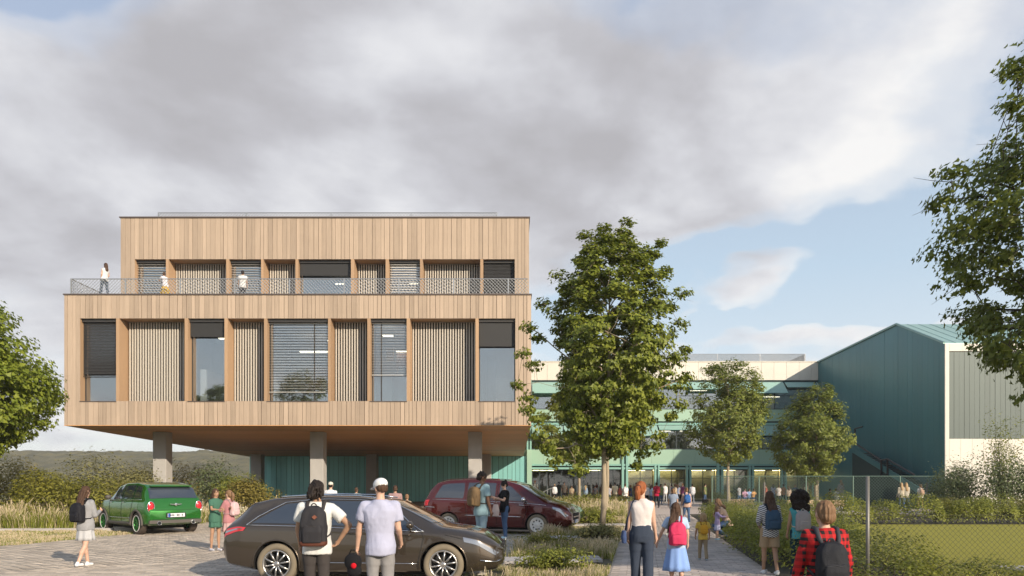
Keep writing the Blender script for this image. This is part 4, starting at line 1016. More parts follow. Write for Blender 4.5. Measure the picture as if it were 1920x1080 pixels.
M_clear = mat('lamp_lens', (.36, .37, .40), .10, coat=1, metal=.75)
M_plate = mat('plate_white', (.75, .76, .78), .5); M_blue = mat('plate_blue', (.02, .08, .40), .5)
def paint(name, col, met=.45): return mat(name, col, .22, metal=met, coat=1.0, nz=(40, .01), spec=.5)
def smoothk(x, xs, ys, s=.10):
    v = np.interp(x, xs, ys); dx = x[1]-x[0]; k = max(1, int(s/dx)); ker = np.exp(-np.linspace(-2, 2, 2*k+1)**2); ker /= ker.sum()
    p = np.concatenate([np.full(k, v[0]), v, np.full(k, v[-1])]); return np.convolve(p, ker, 'valid')
class Car:
    def __init__(s, c): 
        s.c = c; s.xs = np.linspace(0, c['L'], 121); g = lambda k, sm=.10: smoothk(s.xs, c[k][0], c[k][1], sm)
        s.top, s.belt, s.roofw, s.tp, s.sill = g('top', .12), g('belt'), g('roofw', .12), g('taper', .08), g('sill', .05)
        s.W = c['W']/2
    def ctrl(s, x):
        f = lambda a: float(np.interp(x, s.xs, a)); W = s.W*f(s.tp); zt, zb, zs, rw = f(s.top), f(s.belt), f(s.sill), f(s.roofw)*s.W
        zb = min(zb, zt-.035); zr = zt-.055 if zt-zb > .15 else zb+(zt-zb)*.75; rw = min(rw, W*.97)
        zm = zs+(zb-zs)*.45
        return [(0, zs), (W*.80, zs), (W*.96, zs+.05), (W*1.0, zm), (W*.985, zb-.10), (W*.955, zb), (rw, zr), (rw*.80, zt-.012), (0, zt)]
    def sec(s, x, t):
        """t: 0 floor centre .. 5 belt .. 6 roof edge .. 8 roof centre"""
        c = s.ctrl(x); i = min(int(t), 7); u = t-i
        p = lambda k: c[max(0, min(8, k))] if k <= 8 else (-c[7][0], c[7][1])
        p0, p1, p2, p3 = p(i-1), p(i), p(i+1), p(i+2)
        if i in (0, 1): r = tuple(p1[k]+(p2[k]-p1[k])*u for k in (0, 1))
        elif i == 5:     # tumblehome nearly straight
            r = tuple(p1[k]+(p2[k]-p1[k])*u for k in (0, 1)); r = (r[0]+.02*math.sin(math.pi*u), r[1])
        else:
            m1 = [(p2[k]-p0[k])*.5*.6 for k in (0, 1)]; m2 = [(p3[k]-p1[k])*.5*.6 for k in (0, 1)]
            h = (2*u**3-3*u*u+1, u**3-2*u*u+u, -2*u**3+3*u*u, u**3-u*u)
            r = tuple(h[0]*p1[k]+h[1]*m1[k]+h[2]*p2[k]+h[3]*m2[k] for k in (0, 1))
        return r
    def pt(s, x, t, side=-1, off=0.0):
        y, z = s.sec(x, t)
        if off:
            y2, z2 = s.sec(x, min(8, t+.05)); y1, z1 = s.sec(x, t-.05); dy, dz = y2-y1, z2-z1; l = math.hypot(dy, dz) or 1
            xa, xb = s.sec(min(x+.03, s.c['L']), t), s.sec(max(x-.03, 0), t); n = Vector((0, dz/l, -dy/l))
            slope = ((xa[0]-xb[0])*n.y+(xa[1]-xb[1])*n.z)/.06; n = Vector((-slope, n.y, n.z)).normalized()
            return Vector((x+n.x*off, side*(y+n.y*off), z+n.z*off))
        return Vector((x, side*y, z))
    def body_mesh(s):
        T = [0, .5, 1, 1.5, 2, 2.35, 2.7, 3, 3.3, 3.6, 4, 4.3, 4.6, 4.85, 5, 5.25, 5.5, 5.75, 6, 6.2, 6.5, 7, 7.5, 8]
        xs = list(np.concatenate([np.linspace(0, .12, 5)[:-1], np.linspace(.12, s.c['L']-.12, 96), np.linspace(s.c['L']-.12, s.c['L'], 5)[1:]]))
        V = []; n = len(T)*2-2
        for x in xs:
            ring = [s.sec(x, t) for t in T]; ring = [(x, -y, z) for y, z in ring]+[(x, y, z) for y, z in ring[-2:0:-1]]; V += ring
        Fc = [(i*n+j, i*n+(j+1) % n, (i+1)*n+(j+1) % n, (i+1)*n+j) for i in range(len(xs)-1) for j in range(n)]
        Fc += [tuple(range(n))[::-1], tuple((len(xs)-1)*n+j for j in range(n))]
        return V, Fc
    def patch(s, name, quad, parent, m, side=-1, off=.006, nx=14, nt=7, thick=0, rnd=0.0):
        """quad: 4 corners (x,t): bottom-rear, bottom-front, top-front, top-rear"""
        V = []; (a, b, c, d) = [np.array(q, float) for q in quad]
        for j in range(nt+1):
            v = j/nt
            for i in range(nx+1):
                u = i/nx; uu = u
                if rnd:   # pull in the ends of the rows near the corners
                    k = rnd*(abs(2*v-1)**4); uu = k+(1-2*k)*u
                q = (a*(1-uu)+b*uu)*(1-v)+(d*(1-uu)+c*uu)*v; V.append(s.pt(q[0], q[1], side, off))
        Fc = [(j*(nx+1)+i, j*(nx+1)+i+1, (j+1)*(nx+1)+i+1, (j+1)*(nx+1)+i) for j in range(nt) for i in range(nx)]
        if side > 0: Fc = [f[::-1] for f in Fc]
        mb = MB(); mb.add(V, Fc); return mb.obj(name, m, parent, True)
    def line(s, name, pts, parent, m, side=-1, off=.004, r=.006, sub=10):
        P = []
        for (x0, t0), (x1, t1) in zip(pts, pts[1:]):
            for i in range(sub): P.append(s.pt(x0+(x1-x0)*i/sub, t0+(t1-t0)*i/sub, side, off))
        P.append(s.pt(*pts[-1], side, off)); return MB().tube(P, r, 5).obj(name, m, parent, True)
    def screen(s, name, x0, x1, t0, parent, m, off=.008, skew=0):
        V = []; nx, nt = 10, 16
        for i in range(nx+1):
            for j in range(nt+1):
                v = j/nt*2-1; t = 8-(8-t0)*abs(v); x = x0+(x1-x0)*i/nx+skew*abs(v)**2
                V.append(s.pt(x, t, -1 if v < 0 else 1, off))
        Fc = [(i*(nt+1)+j, i*(nt+1)+j+1, (i+1)*(nt+1)+j+1, (i+1)*(nt+1)+j) for i in range(nx) for j in range(nt)]
        return MB().add(V, Fc).obj(name, m, parent, True)
def wheel(parent, x, y, r, side, w, rim, mt, mr):
    """tyre and rim, lying in the xz plane, outer face towards side"""
    def lathe(prof, m, nm, par, n=40):
        V = []; k = len(prof)
        for j in range(n):
            a = 2*math.pi*j/n
            for rr, yy in prof: V.append((rr*math.cos(a), yy*side, rr*math.sin(a)))
        Fc = [(j*k+i, j*k+i+1, ((j+1) % n)*k+i+1, ((j+1) % n)*k+i) for j in range(n) for i in range(k-1)]
        mb = MB(); mb.add(V, Fc); return mb.obj(nm, m, par, True)
    root = bpy.data.objects.new('wheel', None); COL.objects.link(root); root.parent = parent; root.location = (x, y, r)
    ri = r*.68
    lathe([(ri, -w/2), (r*.9, -w/2), (r*.985, -w/2+.02), (r, -w/2+.05), (r, w/2-.05), (r*.985, w/2-.02), (r*.93, w/2), (r*.82, w/2+.006), (ri, w/2-.01), (ri, -w/2)], mt, 'tyre', root)
    prof = [(ri+.006, w/2-.004), (ri-.004, w/2+.004), (ri-.022, w/2-.012), (ri-.03, w/2-.09), (ri-.03, -w/2)]
    rimo = lathe(prof, mr, 'rim', root)
    mb = MB()
    yf = (w/2-.02)*side
    if rim == 'steel':
        # dished disc with nine round openings
        n = 54; R0, R1 = .045, ri-.02; V = []; rows = [R0, ri*.40, ri*.52, ri*.62, ri*.72, ri*.80, R1]; dz = [.0, -.01, -.012, -.012, -.010, -.004, .0]
        for rr, dd in zip(rows, dz):
            for j in range(n): a = 2*math.pi*j/n; V.append((rr*math.cos(a), yf+dd*side, rr*math.sin(a)))
        Fc = []
        for i in range(len(rows)-1):
            for j in range(n):
                if i in (2, 3) and (j % 6) in (1, 2, 3): continue
                Fc.append((i*n+j, i*n+(j+1) % n, (i+1)*n+(j+1) % n, (i+1)*n+j))
        mb.add(V, Fc); mb.ell((0, yf, 0), (.055, .018, .055), 14, 6); mb.obj('hub_cap', mr, root, True)
    else:
        ns, dbl = rim
        for i in range(ns):
            a = 2*math.pi*i/ns+.2
            for o_ in ((-.055, .055) if dbl else (0,)):
                b = a+o_; c0 = (math.cos(a)*.03, yf-.012*side, math.sin(a)*.03); c1 = (math.cos(b+o_*.6)*(ri-.02), yf+.004*side, math.sin(b+o_*.6)*(ri-.02))
                mb.tube([c0, tuple((Vector(c0)+Vector(c1))*.5+Vector((0, .006*side, 0))), c1], [.020, .015, .017], 6)
        mb.ell((0, yf-.004*side, 0), (.05, .022, .05), 14, 6); mb.obj('spokes', mr, root, True)
    MB().tube([(0, yf-.10*side, 0), (0, yf-.085*side, 0)], ri*.80, 24).obj('brake_disc', M_under if rim != 'steel' else M_trim, root)
def build_car(name, label, c, loc, yaw, P, wheels):
    car = Car(c); t = thing(name, label, 'car', loc, yaw)
    V, Fc = car.body_mesh(); mb = MB(); mb.add(V, Fc); tmp = mb.obj('tmp', [P, M_under])
    r = c['r']; cut = MB()
    for x in c['wx']: cut.tube([(x, -c['W'], r), (x, -c['W']/2+.30, r)], r*1.15, 40); cut.tube([(x, c['W'], r), (x, c['W']/2-.30, r)], r*1.15, 40)
    co = cut.obj('cutter', [M_under]); md = tmp.modifiers.new('b', 'BOOLEAN'); md.object = co; md.operation = 'DIFFERENCE'; md.solver = 'EXACT'
    try: md.material_mode = 'TRANSFER'
    except Exception: pass
    me = ev_mesh([tmp, co], 'body')
    me.polygons.foreach_set('use_smooth', [True]*len(me.polygons))
    try: me.set_sharp_from_angle(angle=R(38))
    except Exception: pass
    body = link('body', me, t)
    for x in c['wx']:
        for sd_ in (-1, 1): wheel(t, x, sd_*(c['W']/2-.12), r, sd_, .21, *wheels)
    # underbody
    MB().box(.75, c['L']-.75, -c['W']/2+.25, c['W']/2-.25, .16, .32).obj('underbody', M_under, t)
    # arch lips
    for x in c['wx']:
        for sd_ in (-1, 1):
            P_ = []
            for i in range(25):
                a = math.pi*(i/24*1.10-.05); px, pz = x+math.cos(a)*r*1.17, r+math.sin(a)*r*1.17; yy = car.c['W']/2*float(np.interp(px, car.xs, car.tp))
                P_.append((px, sd_*(yy+.001), pz))
            MB().tube(P_, c.get('lip', .012), 6).obj('arch_trim', c.get('lipm', P), t, True)
    return car, t
def plate(parent, x, y0, z, face=-1, text=True):
    b = MB().box(x-.006, x+.006, y0-.26, y0+.26, z-.055, z+.055).obj('number_plate', M_plate, parent)
    e = .008*face
    def bar(y1, y2, z1, z2, m): MB().box(min(x+e, x+e*.7), max(x+e, x+e*.7), y1, y2, z1, z2).obj('plate_mark', m, b)
    lo = y0+.215*(-face) if face > 0 else y0+.215
    bar(lo-.035, lo+.035, z-.052, z+.052, M_blue)
    return b
# ---- dark bronze estate car, side on, facing right
c1 = dict(L=4.83, W=1.86, r=.345, wx=(.98, 3.83),
    top=([0, .05, .20, .45, .80, 1.5, 2.4, 2.9, 3.35, 3.78, 4.2, 4.5, 4.7, 4.83], [.84, .97, 1.13, 1.37, 1.45, 1.49, 1.47, 1.40, 1.19, .985, .93, .86, .74, .60]),
    belt=([0, .3, 1.4, 3.3, 3.8, 4.4, 4.83], [.90, .985, .965, .90, .865, .78, .55]),
    roofw=([0, .3, .9, 2.6, 3.3, 3.9, 4.83], [.80, .70, .64, .64, .74, .84, .66]),
    taper=([0, .08, .35, 1.0, 3.9, 4.4, 4.7, 4.83], [.82, .90, .965, 1, 1, .95, .83, .64]),
    sill=([0, .12, .6, 1.4, 3.4, 4.2, 4.7, 4.83], [.42, .30, .22, .19, .19, .20, .24, .34]))
P1 = paint('bronze_paint', (.085, .066, .048), .65)
yaw1 = R(-2.0); D1 = F_/112
car, t = build_car('estate_car', 'dark bronze estate car parked side on in the foreground behind the two young men', c1, (gx(412, D1)+.02, D1+.93, 0), yaw1, P1, ((10, False), M_tyre, M_alloy)); t.scale = (.983, 1, 1)
for sd_ in (-1, 1):
    car.patch('side_window', [(.50, 5.12), (1.72, 5.10), (1.76, 5.93), (1.05, 5.84)], t, M_carglass, sd_, rnd=.02)
    car.patch('side_window', [(1.78, 5.10), (2.56, 5.08), (2.44, 5.95), (1.82, 5.93)], t, M_carglass, sd_)
    car.patch('side_window', [(2.64, 5.08), (3.42, 5.06), (2.98, 5.86), (2.54, 5.94)], t, M_carglass, sd_)
    car.line('window_trim', [(.44, 5.03), (3.50, 5.0)], t, M_chrome, sd_, .008, .009); car.line('window_trim', [(.44, 5.03), (.62, 5.40), (1.05, 5.90), (1.8, 5.99), (2.5, 5.99), (3.0, 5.93), (3.50, 5.03)], t, M_chrome, sd_, .008, .008)
    for q in ([(2.60, 5), (2.60, 4), (2.58, 2.3)], [(3.46, 4.9), (3.50, 4), (3.38, 2.3)], [(1.55, 5), (1.42, 4), (1.62, 3), (1.70, 2.3)], [(3.86, 4.8), (4.15, 4.5)]): car.line('door_seam', q, t, M_under, sd_, .0, .006)
    car.line('sill_trim', [(1.45, 2.5), (3.40, 2.5)], t, M_chrome, sd_, .004, .008)
    for hx in (2.30, 3.20): car.line('door_handle', [(hx-.10, 4.35), (hx+.08, 4.35)], t, P1, sd_, .03, .014, 4)
    car.patch('tail_lamp', [(.03, 3.9), (.40, 4.15), (.44, 4.75), (.10, 4.95)], t, M_red, sd_, .010, 6, 4); car.patch('lamp_lens', [(.06, 4.3), (.38, 4.4), (.39, 4.55), (.08, 4.6)], t, M_clear, sd_, .014, 6, 2)
    car.patch('headlamp', [(4.18, 4.12), (4.70, 3.72), (4.75, 4.45), (4.16, 4.80)], t, M_clear, sd_, .010, 8, 4)
    car.line('bumper_trim', [(4.45, 2.75), (4.80, 2.75)], t, M_chrome, sd_, .010, .010, 4)
    m_ = MB(); q = car.pt(3.28, 5.05, sd_, .10); m_.ell(q+Vector((0, sd_*.03, .05)), (.07, .10, .065), 14, 8); m_.tube([car.pt(3.28, 5.0, sd_, 0), q], .02, 6); m_.obj('wing_mirror', P1, t, True)
    MB().tube([car.pt(x, 6.35, sd_, .035) for x in np.linspace(.95, 2.75, 9)], .014, 6).obj('roof_rail', M_chrome, t, True)
car.screen('windscreen', 2.96, 3.70, 6.25, t, M_carglass, .006, -.10); car.screen('rear_window', .14, .50, 6.3, t, M_carglass, .006, .04)
MB().box(4.79, 4.835, -.42, .42, .46, .66).obj('grille', M_under, t)
for zz in (.50, .56, .62): MB().box(4.80, 4.845, -.40, .40, zz-.008, zz+.008).obj('grille_bar', M_chrome, t)
MB().ell((4.845, 0, .70), (.015, .05, .05), 12, 6).obj('badge', M_chrome, t, True)
# ---- maroon people carrier
c2 = dict(L=5.14, W=1.98, r=.345, wx=(.95, 4.05),
    top=([0, .06, .22, .45, .9, 2.0, 2.9, 3.4, 3.9, 4.35, 4.75, 5.0, 5.14], [.95, 1.15, 1.50, 1.72, 1.82, 1.84, 1.79, 1.66, 1.36, 1.13, 1.04, .92, .70]),
    belt=([0, .3, 1.4, 3.3, 4.2, 4.8, 5.14], [1.10, 1.14, 1.12, 1.06, 1.00, .90, .62]),
    roofw=([0, .3, .9, 3.0, 3.8, 4.4, 5.14], [.84, .76, .72, .70, .78, .84, .68]),
    taper=([0, .08, .35, 1.0, 4.2, 4.7, 5.0, 5.14], [.88, .94, .98, 1, 1, .95, .86, .70]),
    sill=([0, .12, .6, 1.4, 3.4, 4.4, 5.0, 5.14], [.45, .33, .24, .21, .21, .22, .27, .40]))
P2 = paint('maroon_paint', (.105, .012, .010), .5)
th2 = R(-17); fx, fy = gx(1008, 22.6), 22.6
ox, oy = fx-(4.05*math.cos(th2)+.87*math.sin(th2)), fy-(4.05*math.sin(th2)-.87*math.cos(th2))
car, t = build_car('people_carrier', 'maroon people carrier parked beyond the estate car', c2, (ox, oy, 0), th2, P2, ('steel', M_tyre, M_hubw))
for sd_ in (-1, 1):
    car.patch('side_window', [(.42, 5.12), (1.50, 5.10), (1.50, 5.9), (.66, 5.86)], t, M_carglass, sd_, rnd=.03)
    car.patch('side_window', [(1.62, 5.10), (2.60, 5.10), (2.60, 5.92), (1.62, 5.9)], t, M_carglass, sd_)
    car.patch('side_window', [(2.74, 5.10), (3.78, 5.10), (3.14, 5.84), (2.74, 5.90)], t, M_carglass, sd_)
    car.line('window_trim', [(.36, 5.02), (3.95, 5.0), (4.35, 4.98)], t, M_chrome, sd_, .006, .010)
    for q in ([(2.67, 5.9), (2.67, 4), (2.67, 2.3)], [(1.56, 5.9), (1.56, 4), (1.66, 2.6)], [(3.80, 4.9), (3.76, 4), (3.55, 2.3)]): car.line('door_seam', q, t, M_under, sd_, .0, .007)
    car.line('side_moulding', [(1.55, 3.05), (3.50, 3.05)], t, M_chrome, sd_, .010, .016); car.line('side_moulding', [(0.0, 3.6), (.45, 3.55)], t, M_chrome, sd_, .010, .014, 4)
    for hx in (2.50, 3.55): car.line('door_handle', [(hx-.10, 4.3), (hx+.08, 4.3)], t, M_chrome, sd_, .03, .016, 4)
    car.patch('tail_lamp', [(.02, 3.7), (.20, 3.7), (.26, 5.0), (.05, 5.1)], t, M_red, sd_, .012, 4, 8)
    car.patch('headlamp', [(4.58, 4.05), (4.98, 3.6), (5.05, 4.5), (4.55, 4.92)], t, M_clear, sd_, .012, 8, 4)
    m_ = MB(); q = car.pt(3.62, 5.1, sd_, .11); m_.ell(q+Vector((0, sd_*.03, .05)), (.08, .11, .085), 14, 8); m_.tube([car.pt(3.62, 5.0, sd_, 0), q], .025, 6); m_.obj('wing_mirror', M_chrome, t, True)
    MB().tube([car.pt(x, 6.4, sd_, .03) for x in np.linspace(.6, 2.7, 9)], .012, 6).obj('roof_rail', P2, t, True)
car.screen('windscreen', 3.22, 4.12, 6.25, t, M_carglass, .006, -.12); car.screen('rear_window', .09, .36, 6.3, t, M_carglass, .006)
MB().box(5.09, 5.15, -.45, .45, .50, .72).obj('grille', M_under, t); MB().box(5.10, 5.155, -.43, .43, .58, .61).obj('grille_bar', M_chrome, t); plate(t, 5.16, 0, .44, 1)
# ---- compact green car seen from the rear left
c3 = dict(L=4.10, W=1.79, r=.345, wx=(.72, 3.31),
    top=([0, .05, .16, .34, .60, 1.2, 2.0, 2.45, 2.75, 3.05, 3.5, 3.85, 4.0, 4.10], [.70, .95, 1.16, 1.46, 1.57, 1.62, 1.60, 1.51, 1.30, 1.10, 1.05, .98, .85, .68]),
    belt=([0, .2, 1.2, 2.8, 3.5, 4.10], [.95, 1.08, 1.06, 1.03, .98, .60]),
    roofw=([0, .3, .9, 2.2, 2.9, 3.5, 4.10], [.86, .80, .76, .75, .82, .84, .66]),
    taper=([0, .05, .2, .6, 3.3, 3.8, 4.0, 4.10], [.86, .93, .975, 1, 1, .94, .84, .70]),
    sill=([0, .08, .4, 1.2, 2.9, 3.6, 4.0, 4.10], [.42, .32, .26, .23, .23, .24, .30, .42]), lip=.035, lipm=M_trim)
P3 = paint('racing_green_paint', (.026, .185, .024), .55)
M_grim = mat('green_alloy', (.04, .18, .04), .35, metal=.6)
hd = math.atan2(.64, -.77); rl = Vector((gx(262, 22.9), 22.9))
ca, sa = math.cos(hd), math.sin(hd)     # local (wx0, +W/2) is the left rear wheel
lx, ly = .72*1.07, .78*1.07; ox, oy = rl.x-(lx*ca-ly*sa), rl.y-(lx*sa+ly*ca)
car, t = build_car('compact_car', 'glossy green compact car with white rimmed wheels seen from behind', c3, (ox, oy, 0), hd, P3, ((8, False), M_tyred, M_grim)); t.scale = (1.07, 1.07, 1.07)
for o in [o for o in t.children if o.name.startswith('wheel')]:
    s_ = 1 if o.location.y > 0 else -1
    pts = [(math.cos(a)*.243, s_*.106, math.sin(a)*.243) for a in np.linspace(0, 2*math.pi, 33)]; MB().tube(pts, .013, 6).obj('rim_ring', M_hubw, o, True)
for sd_ in (-1, 1):
    car.patch('side_window', [(.46, 5.12), (1.00, 5.10), (1.00, 5.93), (.60, 5.9)], t, M_carglass, sd_); car.patch('side_window', [(1.06, 5.10), (1.80, 5.10), (1.80, 5.93), (1.06, 5.93)], t, M_carglass, sd_)
    car.patch('side_window', [(1.88, 5.10), (2.72, 5.08), (2.42, 5.86), (1.88, 5.93)], t, M_carglass, sd_)
    for q in ([(1.84, 5.9), (1.84, 4), (1.84, 2.3)], [(2.78, 4.9), (2.80, 4), (2.70, 2.3)], [(1.03, 5), (1.03, 4), (1.25, 2.3)]): car.line('door_seam', q, t, M_under, sd_, 0, .007)
    car.line('sill_trim', [(1.12, 2.25), (2.92, 2.25)], t, M_trim, sd_, .0, .05); car.line('chrome_strip', [(1.15, 2.7), (2.9, 2.7)], t, M_chrome, sd_, .008, .010)
    for hx in (1.66, 2.62): car.line('door_handle', [(hx-.09, 4.4), (hx+.07, 4.4)], t, M_chrome, sd_, .03, .014, 4)
    car.line('belt_trim', [(.40, 5.02), (2.85, 5.0)], t, M_chrome, sd_, .006, .008)
    m_ = MB(); q = car.pt(2.62, 5.1, sd_, .10); m_.ell(q+Vector((0, sd_*.03, .05)), (.07, .10, .075), 14, 8); m_.tube([car.pt(2.62, 5.0, sd_, 0), q], .02, 6); m_.obj('wing_mirror', M_trim, t, True)
    # upright oval tail lamp with a pale rim
    lp = MB(); lp.ell((.06, sd_*.735, .86), (.055, .10, .165), 18, 10); lp.obj('tail_lamp', M_red, t, True)
    ring = [(.012+.02, sd_*(.735+.105*math.cos(a)), .86+.17*math.sin(a)) for a in np.linspace(0, 2*math.pi, 25)]; MB().tube(ring, .014, 6).obj('lamp_ring', M_chrome, t, True)
    MB().tube([(-.045, sd_*.52, .37), (.10, sd_*.52, .37)], .055, 18).obj('exhaust', M_under, t, True)
    pts = [(-.05, sd_*.52+.056*math.cos(a), .37+.056*math.sin(a)) for a in np.linspace(0, 2*math.pi, 17)]; MB().tube(pts, .009, 5).obj('exhaust_ring', M_chrome, t, True)
car.screen('rear_window', .145, .36, 6.15, t, M_carglass, .008); car.screen('windscreen', 2.48, 2.98, 6.25, t, M_carglass, .006)
MB().box(.26, .44, -.62, .62, 1.485, 1.515).obj('roof_spoiler', P3, t)
MB().box(-.028, .05, -.80, .80, .355, .46).obj('bumper_strip', M_trim, t)
MB().box(-.012, .02, -.30, .30, .52, .67).obj('plate_recess', M_under, t)
pl = plate(t, -.022, 0, .60, -1)
# the plate's characters, too small to read in the photograph, as dark strokes
xk = .19
for ch in '###-##-#':
    if ch == '#': MB().box(-.034, -.030, xk-.022, xk+.012, .572, .628).obj('plate_mark', M_under, pl)
    xk -= .052
b = MB(); b.ell((-.012, 0, .93), (.012, .045, .045), 14, 6)
for s_ in (-1, 1):
    b.add([(-.012, s_*.045, .95), (-.012, s_*.19, .955), (-.012, s_*.16, .925), (-.012, s_*.045, .91), (.01, s_*.045, .95), (.01, s_*.19, .955), (.01, s_*.16, .925), (.01, s_*.045, .91)],
          [(0,1,2,3),(7,6,5,4),(0,4,5,1),(1,5,6,2),(2,6,7,3)])
b.obj('badge', M_chrome, t)
MB().tube([(-.005, y, .475) for y in (-.7, 0, .7)], .006, 5).obj('tailgate_seam', M_under, t); MB().tube([(-.004, y, .765) for y in (-.60, 0, .60)], .004, 5).obj('tailgate_seam', M_under, t)
# ---- low dark green car half hidden beyond
c4 = dict(L=4.5, W=1.78, r=.32, wx=(.85, 3.6),
    top=([0, .1, .8, 1.3, 2.3, 3.0, 3.4, 4.0, 4.35, 4.5], [.70, .95, 1.08, 1.36, 1.40, 1.18, .98, .88, .74, .58]),
    belt=([0, .3, 3.3, 4.1, 4.5], [.85, .92, .88, .76, .5]), roofw=([0, .9, 1.3, 2.6, 3.3, 4.5], [.8, .76, .66, .66, .82, .62]),
    taper=([0, .1, .5, 3.7, 4.2, 4.5], [.84, .93, 1, 1, .92, .66]), sill=([0, .2, 1.4, 3.8, 4.4, 4.5], [.4, .26, .2, .2, .26, .34]))
P4 = paint('dark_green_paint', (.025, .075, .035), .4)
fx, fy = gx(1092, 27.5), 27.5; th4 = R(-14); ox, oy = fx-4.5*math.cos(th4), fy-4.5*math.sin(th4)
car, t = build_car('saloon_car', 'low dark green car whose nose shows past the maroon people carrier', c4, (ox, oy, 0), th4, P4, ((10, False), M_tyre, M_alloy))
for sd_ in (-1, 1):
    car.patch('side_window', [(1.15, 5.12), (2.1, 5.10), (2.1, 5.9), (1.5, 5.85)], t, M_carglass, sd_); car.patch('side_window', [(2.2, 5.10), (3.1, 5.10), (2.7, 5.8), (2.2, 5.9)], t, M_carglass, sd_)
    car.patch('headlamp', [(4.0, 4.05), (4.36, 3.6), (4.38, 4.2), (3.92, 4.8)], t, M_clear, sd_, .012, 8, 4)
car.screen('windscreen', 2.6, 3.35, 6.25, t, M_carglass, .006)
# ------------------------------------------------------------------ people: one voxel-skinned body each, clothes and hair as children
def skin(name, col): return mat(name, col, .55, nz=(8, .04), spec=.35)
SK = {'fair': skin('fair_skin', (.58, .36, .26)), 'tan': skin('tan_skin', (.40, .235, .15)), 'brown': skin('brown_skin', (.17, .085, .05))}
def hairm(name, a, b): return mat(name, a, .55, col2=b, nz=(30, .35), stretch=(1, 1, .12), bump=(120, .5), spec=.25)
HR = {'black': hairm('black_hair', (.008, .006, .005), (.03, .02, .016)), 'brown': hairm('brown_hair', (.035, .018, .011), (.11, .06, .035)),
      'auburn': hairm('auburn_hair', (.20, .055, .018), (.40, .14, .05)), 'blond': hairm('blond_hair', (.28, .18, .09), (.52, .37, .20)), 'lbrown': hairm('light_brown_hair', (.13, .07, .035), (.30, .18, .10))}
CL = {}
def cloth(name, col, **k):
    if name not in CL: CL[name] = mat('cloth_'+name, col, k.pop('rough', .9), nz=(14, .05), bump=(90, .25), spec=.2, **k)
    return CL[name]
def remesh(mb, name, m, vox, sm=6, parent=None, disp=None, extra=None):
    """fuse overlapping closed solids into one continuous surface"""
    o = mb.obj('tmp', [m]); md = o.modifiers.new('r', 'REMESH'); md.mode = 'VOXEL'; md.voxel_size = vox; md.use_smooth_shade = True
    s_ = o.modifiers.new('s', 'SMOOTH'); s_.iterations = sm; s_.factor = .5
    me = ev_mesh(o, name)
    if not me.materials: me.materials.append(m)
    n = len(me.vertices)
    if disp and n:
        co = np.empty(n*3, dtype=np.float32); me.vertices.foreach_get('co', co); co = co.reshape(-1, 3); no = np.empty(n*3, dtype=np.float32); me.vertices.foreach_get('normal', no); no = no.reshape(-1, 3)
        d = disp(co); me.vertices.foreach_set('co', (co+no*d[:, None]).ravel()); me.update()
    if extra is not None:
        a = MB(); V = np.empty(n*3, dtype=np.float32); me.vertices.foreach_get('co', V); a.v = [tuple(q) for q in V.reshape(-1, 3)]; a.f = [tuple(p.vertices) for p in me.polygons]; a.mi = [0]*len(a.f)
        a.add(extra.v, extra.f); me = a.mesh(name, [m], True)
    return link(name, me, parent)
def wave(co, sc, seed):
    """cheap smooth pseudo-noise from rotated sines"""
    g = np.random.default_rng(seed); o = np.zeros(len(co))
    for i in range(7):
        k = g.normal(size=3)*np.array(sc); o += np.sin(co@k+g.uniform(0, 6.28)+1.3*np.sin(co@(g.normal(size=3)*np.array(sc)*.6)))
    return o/3.2
def folds(amp, sc=(16, 16, 10), seed=1): return lambda co: amp*(.65+wave(co, sc, seed)-.35*np.abs(wave(co, (40, 40, 18), seed+1)))
def strands(amp, seed=1, k=95, kz=7): return lambda co: amp*(wave(co, (k, k, kz), seed)+.6*wave(co, (14, 14, 9), seed+2))
def curls(amp, seed=1): return lambda co: amp*(wave(co, (48, 48, 48), seed)+.8*wave(co, (95, 95, 95), seed+5))
